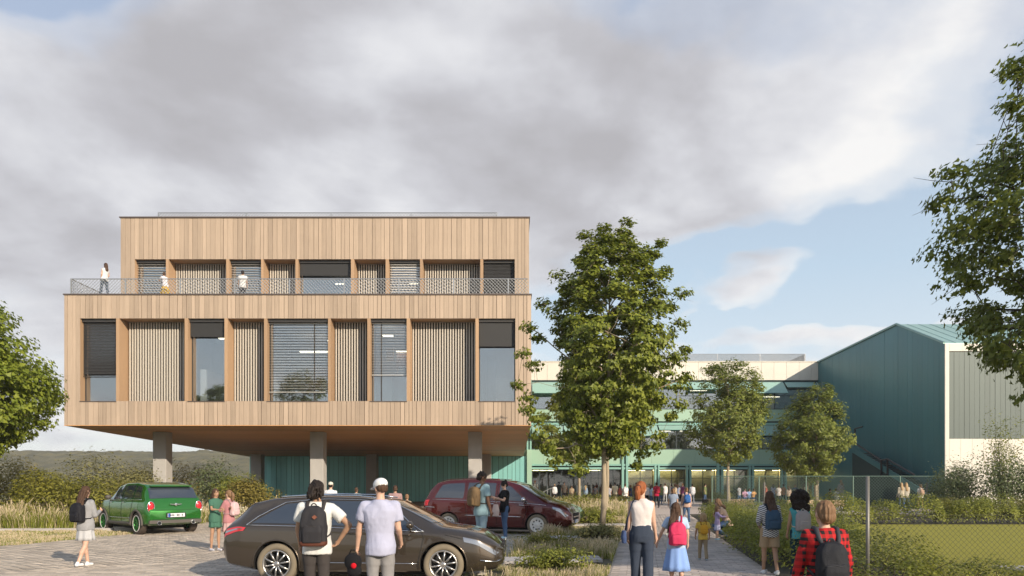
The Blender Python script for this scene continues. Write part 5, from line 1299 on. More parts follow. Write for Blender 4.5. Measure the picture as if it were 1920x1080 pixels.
def person(label, pos, h, rz=0, skin_='fair', hair=('short', 'brown'), top=('tee', 'white', (.8, .8, .8)), bottom=('trousers', 'jeans', (.08, .12, .2)), shoes=(.7, .7, .7),
           legs=((8, 6), (-10, 10)), arms=None, lean=0, female=True, det=1, headturn=0, nod=0, group=None, seed=0, hs=1.0, sit=0, z0=0, phone=False, cat='person', strap=None):
    """det 2 close, 1 middle distance, 0 far. Facing +Y (away) at rz = 0. Lengths for a 1.75 m figure, then scaled."""
    if len(label.split()) > 16: print('LONG', label)
    sc = h/1.75; root = thing('person', label, cat, (pos[0], pos[1], z0), rz, group); root.scale = (sc, sc, sc)
    vox = {2: .0135, 1: .021, 0: .034}[det]; n_ = {2: 16, 1: 10, 0: 8}[det]
    shw = .160 if female else .185; hpw = .155 if female else .150; pz = .93-sit
    L = R(lean); 
    def T(p):      # torso lean about the hips
        p = Vector(p); q = p-Vector((0, 0, .93)); c, s = math.cos(L), math.sin(L)
        return Vector((q.x, q.y*c+q.z*s, -q.y*s+q.z*c))+Vector((0, 0, pz))
    # --- legs
    joints = {}
    lg = []
    for i, sd_ in enumerate((-1, 1)):
        a, b = R(legs[i][0]), R(legs[i][1]); hip = Vector((sd_*.088, 0, pz-.02)); kn = hip+Vector((sd_*.004, math.sin(a)*.43, -math.cos(a)*.43))
        an = kn+Vector((-sd_*.006, math.sin(a-b)*.42, -math.cos(a-b)*.42)); lg.append((hip, kn, an))
    low = min(l[2].z for l in lg)-.075; dz = -low if not sit else -low
    if True:
        for i in range(2): lg[i] = tuple(p+Vector((0, 0, dz)) for p in lg[i])
        pz += dz
    # --- arms
    ar = []
    arms = arms or ((6, 8, 10, 4), (-6, 8, 12, 4))
    for i, sd_ in enumerate((-1, 1)):
        sh = T((sd_*shw, 0, 1.415)); q = arms[i]
        if len(q) == 2: el, wr = [Vector(v) for v in q]
        else:
            a, b, e, b2 = [R(v) for v in q]; a += L*.3
            el = sh+Vector((sd_*math.sin(b), math.sin(a)*math.cos(b), -math.cos(a)*math.cos(b)))*.285
            wr = el+Vector((sd_*math.sin(b2), math.sin(a+e)*math.cos(b2), -math.cos(a+e)*math.cos(b2)))*.245
        ar.append((sh, el, wr))
    g_ = 1.0 if female else 1.12
    def torso(mb, add, z_lo=.84, z_hi=1.46, hem=0.0):
        rr = [(.80, hpw*.93, .105, 0), (.90, hpw, .115, -.005), (.99, hpw*.93, .108, 0), (1.08, .128 if female else .142, .092, 0), (1.18, .138 if female else .156, .100, .0), (1.28, .152 if female else .172, .112, .0),
              (1.36, shw+.012, .102, -.004), (1.42, shw*.92, .082, -.006), (1.455, .10, .066, -.006), (1.49, .062, .060, -.002)]
        rings = []
        for z, a, b, y in rr:
            if z < z_lo-.06 or z > z_hi+.04: continue
            c = T((0, y, z)); k = hem*max(0, (1.05-z)/.25); rings.append((c, a+add+k, b+add+k, .86))
        return mb.loft(rings, 22)
    # --- body
    mb = MB(); torso(mb, 0, .84, 1.5)
    neck0, neck1 = T((0, -.005, 1.43)), T((0, .012, 1.56)); mb.caps(neck0, neck1, .056*g_**.5, .05*g_**.5, n_)
    N_ = R(nod); HT = Matrix.Rotation(-R(headturn), 3, 'Z') @ Matrix.Rotation(-(L*.4+N_), 3, 'X'); hc = T((0, .02, 1.64))
    def Hd(p): return hc+HT @ (Vector(p)*hs)
    mb.ell(Hd((0, -.012, .02)), (.076*hs, .096*hs, .100*hs), n_+4, 10, rot=HT); mb.ell(Hd((0, .030, -.045)), (.054*hs, .060*hs, .066*hs), n_, 8, rot=HT)
    if det:
        mb.ell(Hd((0, .098, -.022)), (.012*hs, .020*hs, .022*hs), 8, 6, rot=HT)
        for sd_ in (-1, 1): mb.ell(Hd((sd_*.078, -.005, -.015)), (.010*hs, .020*hs, .032*hs), 8, 6, rot=HT)
    for hip, kn, an in lg:
        mb.caps(hip, kn, .082, .054, n_); mb.caps(kn+Vector((0, -.01, -.04)), kn.lerp(an, .45)+Vector((0, -.014, 0)), .050, .052, n_); mb.caps(kn, an, .048, .035, n_)
        mb.caps(an+Vector((0, -.03, -.045)), an+Vector((0, .10, -.055)), .030, .028, n_)
    hands = MB()
    for i, (sh, el, wr) in enumerate(ar):
        sd_ = (-1, 1)[i]; mb.caps(sh, el, .047*g_, .036*g_, n_); mb.caps(el, el.lerp(wr, .4), .038*g_, .036*g_, n_); mb.caps(el, wr, .036*g_, .025*g_, n_)
        d = (wr-el).normalized(); inn = Vector((-sd_, 0, 0)); nr = (inn-d*inn.dot(d)); nr = nr.normalized() if nr.length > .05 else Vector((0, 0, 1)); tt = d.cross(nr).normalized()
        mb.caps(wr, wr+d*.065, .026, .030, n_)
        if det == 0: mb.caps(wr+d*.06, wr+d*.14+nr*.02, .026, .018, n_)
        else:
            nn = 7 if det == 2 else 5
            for k, ln in zip((-1.5, -.5, .5, 1.5), (.032, .037, .035, .028)):
                b0 = wr+d*.065+tt*k*.017; b1 = b0+(d*.95+nr*.25).normalized()*ln*1.05; b2 = b1+(d*.75+nr*.65).normalized()*ln*.8; b3 = b2+(d*.45+nr*.9).normalized()*ln*.55
                hands.tube([b0, b1, b2, b3], [.0105, .0098, .0088, .0065], nn)
            tb = wr+d*.030+tt*(.024 if True else 0); hands.tube([tb, tb+(d*.6+tt*.75).normalized()*.040, tb+(d*.9+tt*.55+nr*.4).normalized()*.068], [.0135, .0115, .008], nn)
            mb.ell(wr+d*.055+nr*.004, (.030, .030, .034), 8, 6)
    body = remesh(mb, 'body', SK[skin_], vox, 5, root, extra=hands if det else None)
    # --- lower garment
    bk, bn, bc = bottom[:3]; bm = cloth(bn, bc); lb = [None]
    if bk in ('trousers', 'flare', 'shorts', 'slim', 'wide'):
        mb = MB(); torso(mb, .013, .80, 1.04); kk = {'trousers': 1.0, 'flare': 1.0, 'shorts': 1.15, 'slim': .86, 'wide': 1.22}[bk]
        for hip, kn, an in lg:
            if bk == 'shorts':
                e = hip.lerp(kn, .78); mb.caps(hip+Vector((0, 0, .02)), hip.lerp(kn, .3), .100, .100, n_); mb.tube([hip, e], [.102, .104], n_+4); continue
            mb.caps(hip+Vector((0, 0, .02)), hip.lerp(kn, .5), .098, .088*kk**.5, n_); mb.caps(hip, kn, .094, .068*kk, n_)
            en = kn.lerp(an, 1.02)+Vector((0, -.015, 0)); mb.tube([kn+Vector((0, 0, .03)), kn, kn.lerp(en, .5), en], [.064*kk, .069*kk, .063*kk*(1.1 if bk == 'flare' else 1), .058*kk*(1.7 if bk == 'flare' else 1)], n_+2)
        remesh(mb, bk if bk in ('trousers', 'shorts') else 'trousers', bm, vox, 3, root, folds(.007 if det else 0, (14, 14, 6), seed=seed+3) if det else None)
    elif bk in ('skirt', 'dress'):
        ln = bottom[3] if len(bottom) > 3 else .50; fl_ = bottom[4] if len(bottom) > 4 else .24; V = []; n = 48; rows = 7
        for j in range(rows+1):
            t = j/rows; z = 1.04-(1.04-ln)*t; c = T((0, 0, max(z, .93))); c.z = z+(pz-.93)
            wx_ = (.132+(fl_-.132)*t**.75); wy = (.104+(fl_*.82-.104)*t**.75)
            for i in range(n):
                a = 2*math.pi*i/n; rp = 1+.085*t*math.sin(9*a+seed)+.04*t*math.sin(5*a+1+seed); V.append((c.x+math.cos(a)*wx_*rp, c.y*(1-t*.5)+math.sin(a)*wy*rp, c.z))
        Fc = [(j*n+i, j*n+(i+1) % n, (j+1)*n+(i+1) % n, (j+1)*n+i) for j in range(rows) for i in range(n)]
        base_ = len(V); V += [(v[0]*.96, v[1]*.96, v[2]) for v in V]
        Fc += [tuple(base_+k for k in f[::-1]) for f in Fc]+[(rows*n+i, rows*n+(i+1) % n, base_+rows*n+(i+1) % n, base_+rows*n+i) for i in range(n)]
        MB().add(V, Fc).obj(bk if bk == 'skirt' else 'skirt', bm, root, True)
    # --- top
    tk, tn, tc = top[:3]; tm = top[3] if len(top) > 3 else cloth(tn, tc); mb = MB(); tucked = len(top) > 4 and top[4]
    torso(mb, (.026 if not female else .020) if not tucked else .012, .86 if not tucked else .99, 1.47, .018 if not tucked else 0)
    if tucked: pass
    for i, (sh, el, wr) in enumerate(ar):
        if tk == 'tank': mb.caps(T(((-1, 1)[i]*shw*.72, 0, 1.40)), T(((-1, 1)[i]*shw*.95, 0, 1.40)), .060, .050, n_); continue
        mb.caps(T(((-1, 1)[i]*.07, 0, 1.41)), sh, .062*g_, .058*g_, n_)
        if tk == 'tee': e = sh.lerp(el, .66); mb.tube([sh-(el-sh)*.08, sh.lerp(el, .3), e], [.056*g_, .062*g_, .066*g_], n_+2)
        else: mb.tube([sh, el], [.058*g_, .050*g_], n_+2); mb.caps(el, el.lerp(wr, .2), .050*g_, .048*g_, n_); mb.tube([el, el.lerp(wr, .92)], [.050*g_, .042*g_], n_+2)
    remesh(mb, 'shirt', tm, vox, 3, root, folds(.010 if det == 2 else .006, (13, 13, 8), seed=seed) if det else None)
    # --- shoes
    sm_ = cloth('shoe_%d' % int(sum(shoes)*100), shoes, rough=.6)
    for hip, kn, an in lg:
        mb = MB()
        f = Vector((0, 1, 0)); mb.caps(an+Vector((0, -.035, -.040)), an+Vector((0, .11, -.048)), .040, .036, n_); mb.caps(an+Vector((0, -.02, -.03)), an+Vector((0, -.01, .0)), .040, .038, n_)
        remesh(mb, 'shoe', sm_, max(vox, .014), 2, root)
    # --- hair or cap
    hk, hn = hair[:2]; hm = HR[hn]; mb = MB(); E = lambda c, r, nn=14: mb.ell(Hd(c), tuple(q*hs for q in r), nn, 9, rot=HT)
    hv = {2: .0075, 1: .014, 0: .026}[det]; amp = {2: .0050, 1: .004, 0: 0}[det]
    if hk == 'cap':
        E((0, -.045, -.005), (.080, .068, .072)); remesh(mb, 'hair', hm, hv, 2, root, strands(amp, seed) if amp else None)
        capm = cloth(hair[2], hair[3]); mb = MB(); mb.ell(Hd((0, -.012, .050)), (.088*hs, .110*hs, .080*hs), 18, 10, rot=HT); mb.ell(Hd((0, .13, .035)), (.066*hs, .075*hs, .010*hs), 14, 6, rot=HT)
        cp = remesh(mb, 'cap', capm, hv, 2, root)
        if det == 2:
            MB().tube([Hd((.040*math.cos(a), -.118+.02*abs(math.cos(a)), .012+.026*math.sin(a))) for a in np.linspace(0, math.pi, 9)], .0045*hs, 5).obj('cap_opening', cloth('dark_cap', (.03, .03, .035)), cp, True)
    else:
        E((0, -.022, .030), (.084, .104, .102)); E((0, -.062, -.022), (.076, .060, .072))
        if hk == 'shaggy':
            E((0, -.075, -.075), (.078, .045, .060)); E((-.05, -.02, -.02), (.036, .07, .07)); E((.05, -.02, -.02), (.036, .07, .07)); amp *= 2.2
            for k in range(30):
                a = random.uniform(0, 6.28); q = Vector((math.cos(a)*.078, -.03+math.sin(a)*.085, random.uniform(-.06, .06))); mb.tube([Hd(q), Hd((q.x*1.22, q.y*1.15-.01, q.z-.045)), Hd((q.x*1.30+random.uniform(-.02, .02), q.y*1.12-.02, q.z-.085))], [.022, .016, .005], 6)
        if hk in ('long', 'curlylong'):
            dn = hair[2] if len(hair) > 2 else .42; hx_, hy_ = hair[3] if len(hair) > 3 else (0, -.125); nk = T((hx_*.5, hy_*.6-.03, 1.50)); lo = T((hx_, hy_, 1.66-dn))
            pts = [Hd((0, -.03, .06)), Hd((0, -.080, -.02)), Hd((0, -.085, -.10)), nk.lerp(lo, .35), nk.lerp(lo, .75), lo]
            mb.tube(pts, [.07, .088, .085, .092, .088, .050], 16, ell=(1, .55) if True else None)
            for sd_ in (-1, 1): mb.caps(Hd((sd_*.062, -.01, .0)), Hd((sd_*.07, -.03, -.13)), .032, .030, 10)
            if det == 2:
                for k in range(14):
                    x = random.uniform(-.085, .085); mb.tube([Hd((x*.8, -.10, -.05)), nk.lerp(lo, .5)+Vector((x*1.05, -.035, 0)), lo+Vector((x*1.1+random.uniform(-.02, .02), -.02, random.uniform(-.05, .06)))], [.022, .020, .008], 7)
        if hk == 'afro':
            for k in range(26):
                d = Vector((random.gauss(0, 1), random.gauss(0, .9), random.gauss(.1, .9))).normalized(); E((d.x*.118, -.050+d.y*.095, .012+d.z*.122), (.075, .075, .075), 10)
            for k in range(10): E((random.uniform(-.125, .125), -.10, random.uniform(-.21, -.07)), (.065, .055, .065), 10)
        if hk == 'pony':
            tail = [Hd((0, -.105, .040)), Hd((.0, -.150, .020)), Hd((0, -.165, -.05)), Hd((0, -.150, -.15)), Hd((0, -.135, -.21 if len(hair) < 3 else -hair[2]))]; mb.tube(tail, [.030, .040, .046, .040, .012], 12)
        if hk == 'bun': E((0, -.11, .07), (.045, .04, .045))
        if hk == 'buns': E((0, -.10, .05), (.06, .05, .05))
        # open the face: hair sits behind it
        ho = remesh(mb, 'hair', hm, hv, 2 if det else 3, root, (curls(amp*1.8, seed) if hk in ('afro', 'curly') else strands(amp, seed)) if amp else None)
        if hk == 'pony' and det: MB().tube([Hd((.034*math.cos(a), -.128+.01*math.sin(a), .034+.030*math.sin(a))) for a in np.linspace(0, 2*math.pi, 13)], .007, 6).obj('hair_band', cloth('band', (.05, .03, .04)), ho, True)
    if det:
        for sd_ in (-1, 1):
            e = MB(); e.ell(Hd((sd_*.030, .080, .006)), (.012*hs, .008*hs, .008*hs), 8, 6, rot=HT); e.obj('eye', mat('eye_dark', (.03, .02, .015), .2), root, True)
            MB().tube([Hd((sd_*.016, .086, .024)), Hd((sd_*.032, .087, .028)), Hd((sd_*.046, .080, .024))], .0035*hs, 5).obj('eyebrow', hm, root, True)
        MB().tube([Hd((-.020, .084, -.062)), Hd((0, .089, -.061)), Hd((.020, .084, -.062))], .005*hs, 5).obj('mouth', mat('lips', (.38, .13, .11), .5), root, True)
    info = dict(root=root, T=T, sc=sc, lg=lg, ar=ar, Hd=Hd, dz=dz, shw=shw, det=det, vox=vox)
    return info
def place_like(info, name, label, cat, group=None):
    r = info['root']; o = thing(name, label, cat, r.location, r.rotation_euler.z, group); o.scale = r.scale; return o
def backpack(info, label, col, col2=None, w=.15, hgt=.215, dp=.075, zc=1.22, y=-.115, group=None, straps=True, seed=3):
    """worn on the back; a thing of its own"""
    T = info['T']; det = info['det']; o = place_like(info, 'backpack', label, 'backpack', group); nm = 'pack_%s' % '_'.join('%02d' % int(c*99) for c in col)
    m = cloth(nm, col, rough=.7); m2 = cloth(nm+'b', col2 or tuple(c*.55 for c in col), rough=.7)
    y -= dp+.0; c = T((0, y, zc)); mb = MB()
    rings = [(T((0, y, zc-hgt)), w*.86, dp*.85, .55), (T((0, y, zc-hgt+.02)), w, dp, .5), (T((0, y-.01, zc)), w*1.02, dp*1.15, .5), (T((0, y, zc+hgt*.6)), w*.93, dp, .55), (T((0, y+.01, zc+hgt*.92)), w*.66, dp*.75, .7), (T((0, y+.015, zc+hgt)), w*.35, dp*.4, .9)]
    mb.loft(rings, 24); v = {2: .011, 1: .017, 0: .03}[det]
    remesh(mb, 'main_bag', m, v, 4, o, folds(.007, (20, 20, 12), seed) if det else None)
    if det:
        mb = MB(); mb.loft([(T((0, y-dp*.95, zc-hgt*.88)), w*.72, dp*.45, .5), (T((0, y-dp*1.0, zc-hgt*.3)), w*.76, dp*.55, .5), (T((0, y-dp*.95, zc+hgt*.05)), w*.70, dp*.35, .5)], 20); pk = remesh(mb, 'front_pocket', m, v, 4, o, folds(.003, (24, 24, 16), seed+2))
        MB().tube([T((x, y-dp*1.42+abs(x)*.10, zc-hgt*.02-abs(x)*.15)) for x in np.linspace(-w*.66, w*.66, 9)], .0045, 5).obj('zip', m2, pk, True)
        MB().tube([T((w*.98*math.sin(a), y-dp*.30-.015, zc-hgt*.25+hgt*1.18*math.cos(a))) for a in np.linspace(-1.45, 1.45, 17)], .005, 5).obj('zip', m2, o, True)
        MB().tube([T((.035*math.cos(a), y+.02, zc+hgt*.95+.045*math.sin(a))) for a in np.linspace(0, math.pi, 9)], .008, 6).obj('carry_loop', m2, o, True)
    if straps:
        for sd_ in (-1, 1):
            s = sd_*info['shw']*.55; so = .022
            pts = [T((s*.75, y+dp*.4, zc+hgt*.80)), T((s, -.105-so*.3, 1.395)), T((s*1.04, -.055, 1.462+so)), T((s*1.05, .02, 1.468+so)), T((s*1.1, .095+so, 1.40)), T((s*1.25, .125+so, 1.26)), T((sd_*(info['shw']*.86), .085, 1.12)), T((sd_*(info['shw']*.97), -.02, 1.06)), T((sd_*w*.9, y+dp*.5, zc-hgt*.65))]
            MB().tube(pts, [.020, .026, .028, .028, .026, .022, .016, .012, .010], 8, ell=(1, .35) if False else None).obj('strap', m2, o, True)
    return o
M_check = mat('red_check', (.42, .012, .012), .85, bump=(90, .25))
def make_check():
    t = NT(M_check.node_tree); p = t.n['Principled BSDF']; oc = t.new('ShaderNodeTexCoord').outputs['Object']; sp = t.new('ShaderNodeSeparateXYZ'); t.put(sp.inputs[0], oc)
    f = lambda s_, k: t.m('GREATER_THAN', t.m('FRACT', t.m('MULTIPLY', s_, k)), .52)
    a, b = f(t.m('ADD', sp.outputs[0], t.m('MULTIPLY', sp.outputs[1], .35)), 13.5), f(sp.outputs[2], 13.5)
    both = t.m('MULTIPLY', a, b); one = t.m('MAXIMUM', a, b)
    c = t.mix(t.m('MULTIPLY', one, .45), (.50, .010, .012), (.10, .004, .005)); c = t.mix(both, c, (.008, .007, .008)); t.put(p.inputs['Base Color'], c)
make_check()
M_stripe = mat('grey_stripe', (.6, .6, .6), .85)
def make_stripe():
    t = NT(M_stripe.node_tree); p = t.n['Principled BSDF']; oc = t.new('ShaderNodeTexCoord').outputs['Object']; sp = t.new('ShaderNodeSeparateXYZ'); t.put(sp.inputs[0], oc)
    a = t.m('GREATER_THAN', t.m('FRACT', t.m('MULTIPLY', t.m('ADD', sp.outputs[2], t.m('MULTIPLY', t.m('ABSOLUTE', sp.outputs[0]), .5)), 24)), .55); t.put(p.inputs['Base Color'], t.mix(a, (.62, .62, .63), (.035, .04, .05)))
make_stripe()
G = gx
def at(px, s): D_ = F_/s; return (G(px, D_), D_)
DENIM = ('slim', 'blue_denim', (.07, .12, .22)); BLK = ('slim', 'black_trousers', (.015, .015, .02))
# ---- foreground
A = person('young man in a white T-shirt with dark shaggy hair, hand on hip by estate car', at(594, 146), 1.70, R(4), 'tan', ('shaggy', 'black'), ('tee', 'offwhite', (.66, .66, .64)), ('trousers', 'charcoal', (.055, .048, .046)), (.5, .5, .5),
    legs=((3, 3), (-2, 3)), arms=((4, 12, 14, -2), ((.44, -.10, 1.20), (.30, -.02, 1.00))), female=False, det=2, headturn=8, nod=14, seed=2)
backpack(A, 'dark charcoal backpack with brown base on the young man by the estate car', (.030, .029, .033), (.045, .04, .04), w=.165, hgt=.25, dp=.085, zc=1.19)
_bp = [o for o in bpy.data.objects if o.name.startswith('backpack') and o.type == 'EMPTY'][-1]; _T = A['T']
mb = MB(); mb.loft([(_T((0, -.205, .925)), .150, .088, .5), (_T((0, -.205, .94)), .172, .096, .5), (_T((0, -.205, .985)), .174, .098, .5)], 24); mb.obj('leather_base', cloth('brownleather', (.10, .035, .022), rough=.6), _bp, True)
q0 = _T((.035, -.325, 1.30)); mb = MB(); mb.add([tuple(q0+Vector(v)) for v in ((0, 0, .028), (.034, 0, 0), (0, 0, -.028), (-.034, 0, 0), (0, .03, .028), (.034, .03, 0), (0, .03, -.028), (-.034, .03, 0))], [(3,2,1,0),(4,5,6,7),(0,1,5,4),(1,2,6,5),(2,3,7,6),(3,0,4,7)]); mb.obj('leather_patch', cloth('brownpatch', (.22, .085, .055), rough=.6), _bp)
B = person('young man in a pale lilac T-shirt and backwards white cap beside the estate car', at(713, 150), 1.73, R(2), 'fair', ('cap', 'brown', 'white_cap', (.74, .74, .74)), ('tee', 'lilac', (.43, .44, .57)), ('trousers', 'stone_grey', (.26, .25, .25)), (.6, .6, .6),
    legs=((-3, 3), (3, 3)), arms=((6, 17, 10, 8), (4, 8, 40, 2)), female=False, det=2, headturn=-40, nod=16, seed=5)
Wm = person('woman with auburn ponytail in a sleeveless white blouse and navy trousers', at(1203, 122), 1.70, R(-4), 'fair', ('pony', 'auburn', .17), ('tank', 'blouse', (.66, .60, .58), None, True) if False else ('tank', 'blouse', (.66, .60, .58), cloth('blouse', (.66, .60, .58)), True), ('wide', 'navy', (.040, .052, .078)), (.1, .1, .1),
    legs=((5, 4), (-6, 6)), arms=((2, 7, 6, 3), (4, 6, 14, 10)), female=True, det=2, headturn=28, seed=8)
bg_ = place_like(Wm, 'shoulder_bag', 'small dark blue shoulder bag hanging at the auburn haired woman\'s left side', 'bag')
mb = MB(); mb.loft([((-.275, .0, .80), .035, .10, .5), ((-.28, .0, .90), .042, .115, .5), ((-.275, 0, 1.0), .028, .10, .5)], 20); remesh(mb, 'bag_body', cloth('bag_blue', (.055, .085, .19)), .012, 3, bg_)
MB().tube([(-.25, -.08, 1.0), (-.225, -.095, 1.2), (-.165, -.085, 1.42), (-.13, -.02, 1.475), (-.15, .07, 1.42), (-.215, .09, 1.2), (-.25, .08, 1.0)], .010, 6).obj('strap', cloth('strap_dark', (.03, .04, .07)), bg_, True)
Gp = person('girl with long dark hair in a light blue dress', at(1268, 116), 1.36, R(-6), 'fair', ('long', 'brown', .56, (-.13, -.16)), ('tee', 'lightblue', (.40, .52, .70)), ('skirt', 'skyblue', (.24, .38, .72), .36, .27), (.7, .7, .7),
    legs=((6, 4), (-6, 8)), arms=((-2, 28, 20, 20), (0, 14, 24, 4)), female=True, det=2, headturn=20, hs=1.12, seed=9)
backpack(Gp, 'bright pink backpack worn by the girl in the light blue dress', (.62, .045, .12), (.38, .02, .07), w=.17, hgt=.235, dp=.095, zc=1.14)
St = person('girl with long dark hair in a grey striped top and beige shorts', at(1443, 101), 1.53, R(0), 'tan', ('long', 'brown', .46, (0, -.25)), ('long', 'stripe', (.5, .5, .5), M_stripe), ('shorts', 'beige', (.36, .26, .16)), (.7, .7, .7),
    legs=((10, 4), (-8, 12)), arms=((4, 14, 60, -20), (4, 14, 60, -20)), female=True, det=2, hs=1.05, seed=12)
backpack(St, 'dark blue ribbed backpack worn by the girl in the striped top', (.035, .075, .13), (.015, .02, .03), w=.15, hgt=.21, dp=.09, zc=1.18)
Cu = person('girl with a big black curly hairdo in a teal top and dark flared trousers', at(1499, 104), 1.50, R(0), 'brown' if False else 'tan', ('afro', 'black'), ('tank', 'tealtop', (.08, .32, .36)), ('flare', 'deep_teal', (.012, .04, .055)), (.6, .6, .6),
    legs=((4, 4), (-8, 10)), arms=((2, 10, 18, 2), (2, 10, 18, 2)), female=True, det=2, hs=1.05, seed=13)
backpack(Cu, 'pale grey and cream backpack on the curly haired girl', (.32, .29, .29), (.55, .50, .44), w=.145, hgt=.21, dp=.08, zc=1.19)
Bo = person('boy with short light brown hair in a red and black checked shirt', at(1546, 205), 1.50, R(-4), 'fair', ('short', 'lbrown'), ('long', 'check', (.5, .02, .02), M_check), ('trousers', 'boyjeans', (.05, .07, .12)), (.1, .1, .1),
    legs=((3, 3), (-3, 4)), arms=((4, 12, 12, 6), (4, 12, 14, 6)), female=False, det=2, headturn=-10, hs=1.13, seed=15)
backpack(Bo, 'black and grey backpack worn by the boy in the checked shirt', (.022, .023, .028), (.05, .052, .06), w=.155, hgt=.23, dp=.09, zc=1.13)
Ye = person('small curly blond boy in a yellow T-shirt and khaki trousers', at(1318, 85), 1.0, R(0), 'tan', ('curly', 'blond'), ('tee', 'yellow', (.62, .42, .08)), ('trousers', 'khaki', (.32, .24, .15)), (.35, .4, .42),
    legs=((12, 4), (-8, 10)), arms=((8, 12, 10, 4), (4, 14, 12, 4)), female=False, det=2, hs=1.45, headturn=-20, seed=17)
backpack(Ye, 'mustard yellow backpack on the small boy', (.62, .32, .03), (.30, .15, .02), w=.135, hgt=.18, dp=.085, zc=1.21)
# crouching woman hugging a child
Cr = person('crouching woman in a beige top and jeans hugging a child', at(1364, 62), 1.66, R(75), 'fair', ('long', 'lbrown', .30), ('long', 'beigetop', (.50, .36, .28)), DENIM, (.5, .42, .36),
    legs=((80, 128), (62, 118)), arms=(((-.22, .26, .72), (-.05, .38, .74)), ((.22, .26, .76), (.05, .38, .80))), lean=24, female=True, det=1, nod=8, sit=.40, seed=19)
Ch = person('child in a lilac top held in the arms of the crouching woman', at(1345, 62.5), .98, R(-110), 'fair', ('long', 'lbrown', .32), ('long', 'lilac2', (.42, .33, .52)), ('skirt', 'paleviolet', (.50, .50, .68), .5, .2), (.4, .6, .7),
    legs=((2, 2), (-2, 2)), arms=((50, 10, 40, -10), (50, 10, 40, -10)), female=True, det=1, hs=1.35, seed=20)
# ---- car park people
Sg = person('schoolgirl with long brown hair in a light grey skirt looking at her phone', at(160, 92), 1.62, R(-14), 'fair', ('long', 'brown', .56, (.03, -.20)), ('long', 'greycardi', (.30, .30, .31)), ('skirt', 'greyskirt', (.46, .46, .47), .58, .20), (.72, .72, .72),
    legs=((12, 4), (-12, 14)), arms=((8, 8, 70, 2), (14, 4, 95, -18)), female=True, det=2, nod=22, seed=22)
backpack(Sg, 'black backpack on the schoolgirl at the left', (.014, .014, .018), None, w=.15, hgt=.21, dp=.085, zc=1.20)
person('girl in a long green T-shirt facing her friend in the car park', at(404, 74.7), 1.54, R(-120), 'tan', ('long', 'brown', .26), ('tee', 'greentop', (.06, .15, .105)), ('skirt', 'greenskirt', (.06, .15, .105), .66, .19), (.5, .5, .55),
    legs=((3, 2), (-3, 4)), arms=((30, 14, 70, -10), (30, 14, 60, -20)), female=True, det=1, hs=1.05, seed=24)
pk = person('girl with blond plaits in a pink dress with a pink rucksack in the car park', at(429, 74.2), 1.50, R(75), 'fair', ('pony', 'lbrown', .2), ('long', 'pinktop', (.42, .19, .20)), ('skirt', 'pinkskirt', (.50, .32, .31), .55, .2), (.1, .08, .1),
    legs=((4, 2), (-4, 4)), arms=((30, 8, 70, -10), (30, 8, 70, -10)), female=True, det=1, hs=1.05, seed=25)
backpack(pk, 'pale pink rucksack on the girl in pink', (.62, .42, .42), None, w=.14, hgt=.20, dp=.08)
bl = person('tall young man in a light blue T-shirt and pale jeans by the maroon car', at(903, 76), 1.95, R(-52), 'brown', ('curly', 'black'), ('tee', 'paleblue', (.27, .40, .44)), ('trousers', 'pale_denim', (.25, .35, .42)), (.3, .3, .3),
    legs=((4, 2), (-4, 3)), arms=((2, 10, 10, 4), (2, 8, 12, 4)), female=False, det=2, nod=22, headturn=20, seed=27)
backpack(bl, 'brown canvas backpack on the tall young man by the maroon car', (.17, .11, .055), (.06, .04, .025), w=.15, hgt=.21, dp=.09, zc=1.22)
bk_ = person('dark haired girl in a black T-shirt and jeans looking down by the maroon car', at(946, 61), 1.74, R(118), 'fair', ('bun', 'black'), ('tee', 'blacktee', (.010, .010, .012)), DENIM, (.62, .58, .50),
    legs=((3, 2), (-3, 3)), arms=((28, 10, 80, -20), (28, 10, 80, -20)), female=True, det=2, nod=30, seed=29)
hb = place_like(bk_, 'handbag', 'blush pink bag held in front of the girl in the black T-shirt', 'bag'); mb = MB(); mb.loft([((.0, .30, .70), .12, .06, .5), ((0, .30, .86), .15, .075, .5), ((0, .30, 1.06), .11, .05, .55)], 20); remesh(mb, 'bag_body', cloth('blushbag', (.60, .47, .42)), .014, 3, hb)
MB().tube([(.07*math.cos(a), .30, 1.05+.10*math.sin(a)) for a in np.linspace(0, math.pi, 9)], .010, 6).obj('handle', cloth('blushbag2', (.45, .32, .26)), hb, True)
# red and black helmet-like bag between the two men
sb = thing('sports_bag', 'small black bag with a red panel held low beside the capped young man', 'bag', (at(662, 128)[0], at(662, 128)[1], 0)); mb = MB(); mb.ell((0, 0, .55), (.13, .09, .13), 18, 12); mb.ell((.02, 0, .42), (.11, .08, .10), 16, 10); remesh(mb, 'bag_body', cloth('bagblack', (.012, .012, .014)), .012, 3, sb)
MB().ell((.025, -.075, .50), (.042, .03, .045), 14, 8).obj('red_panel', cloth('bagred', (.55, .01, .02)), sb, True); MB().tube([(-.06, 0, .65), (-.03, 0, .72), (.04, 0, .72), (.08, 0, .64)], .010, 6).obj('handle', cloth('bagblack', (.012, .012, .014)), sb, True)
MB().tube([(.0, 0, .32), (.0, 0, 0.0)], .03, 6).obj('stand', M_under, sb)
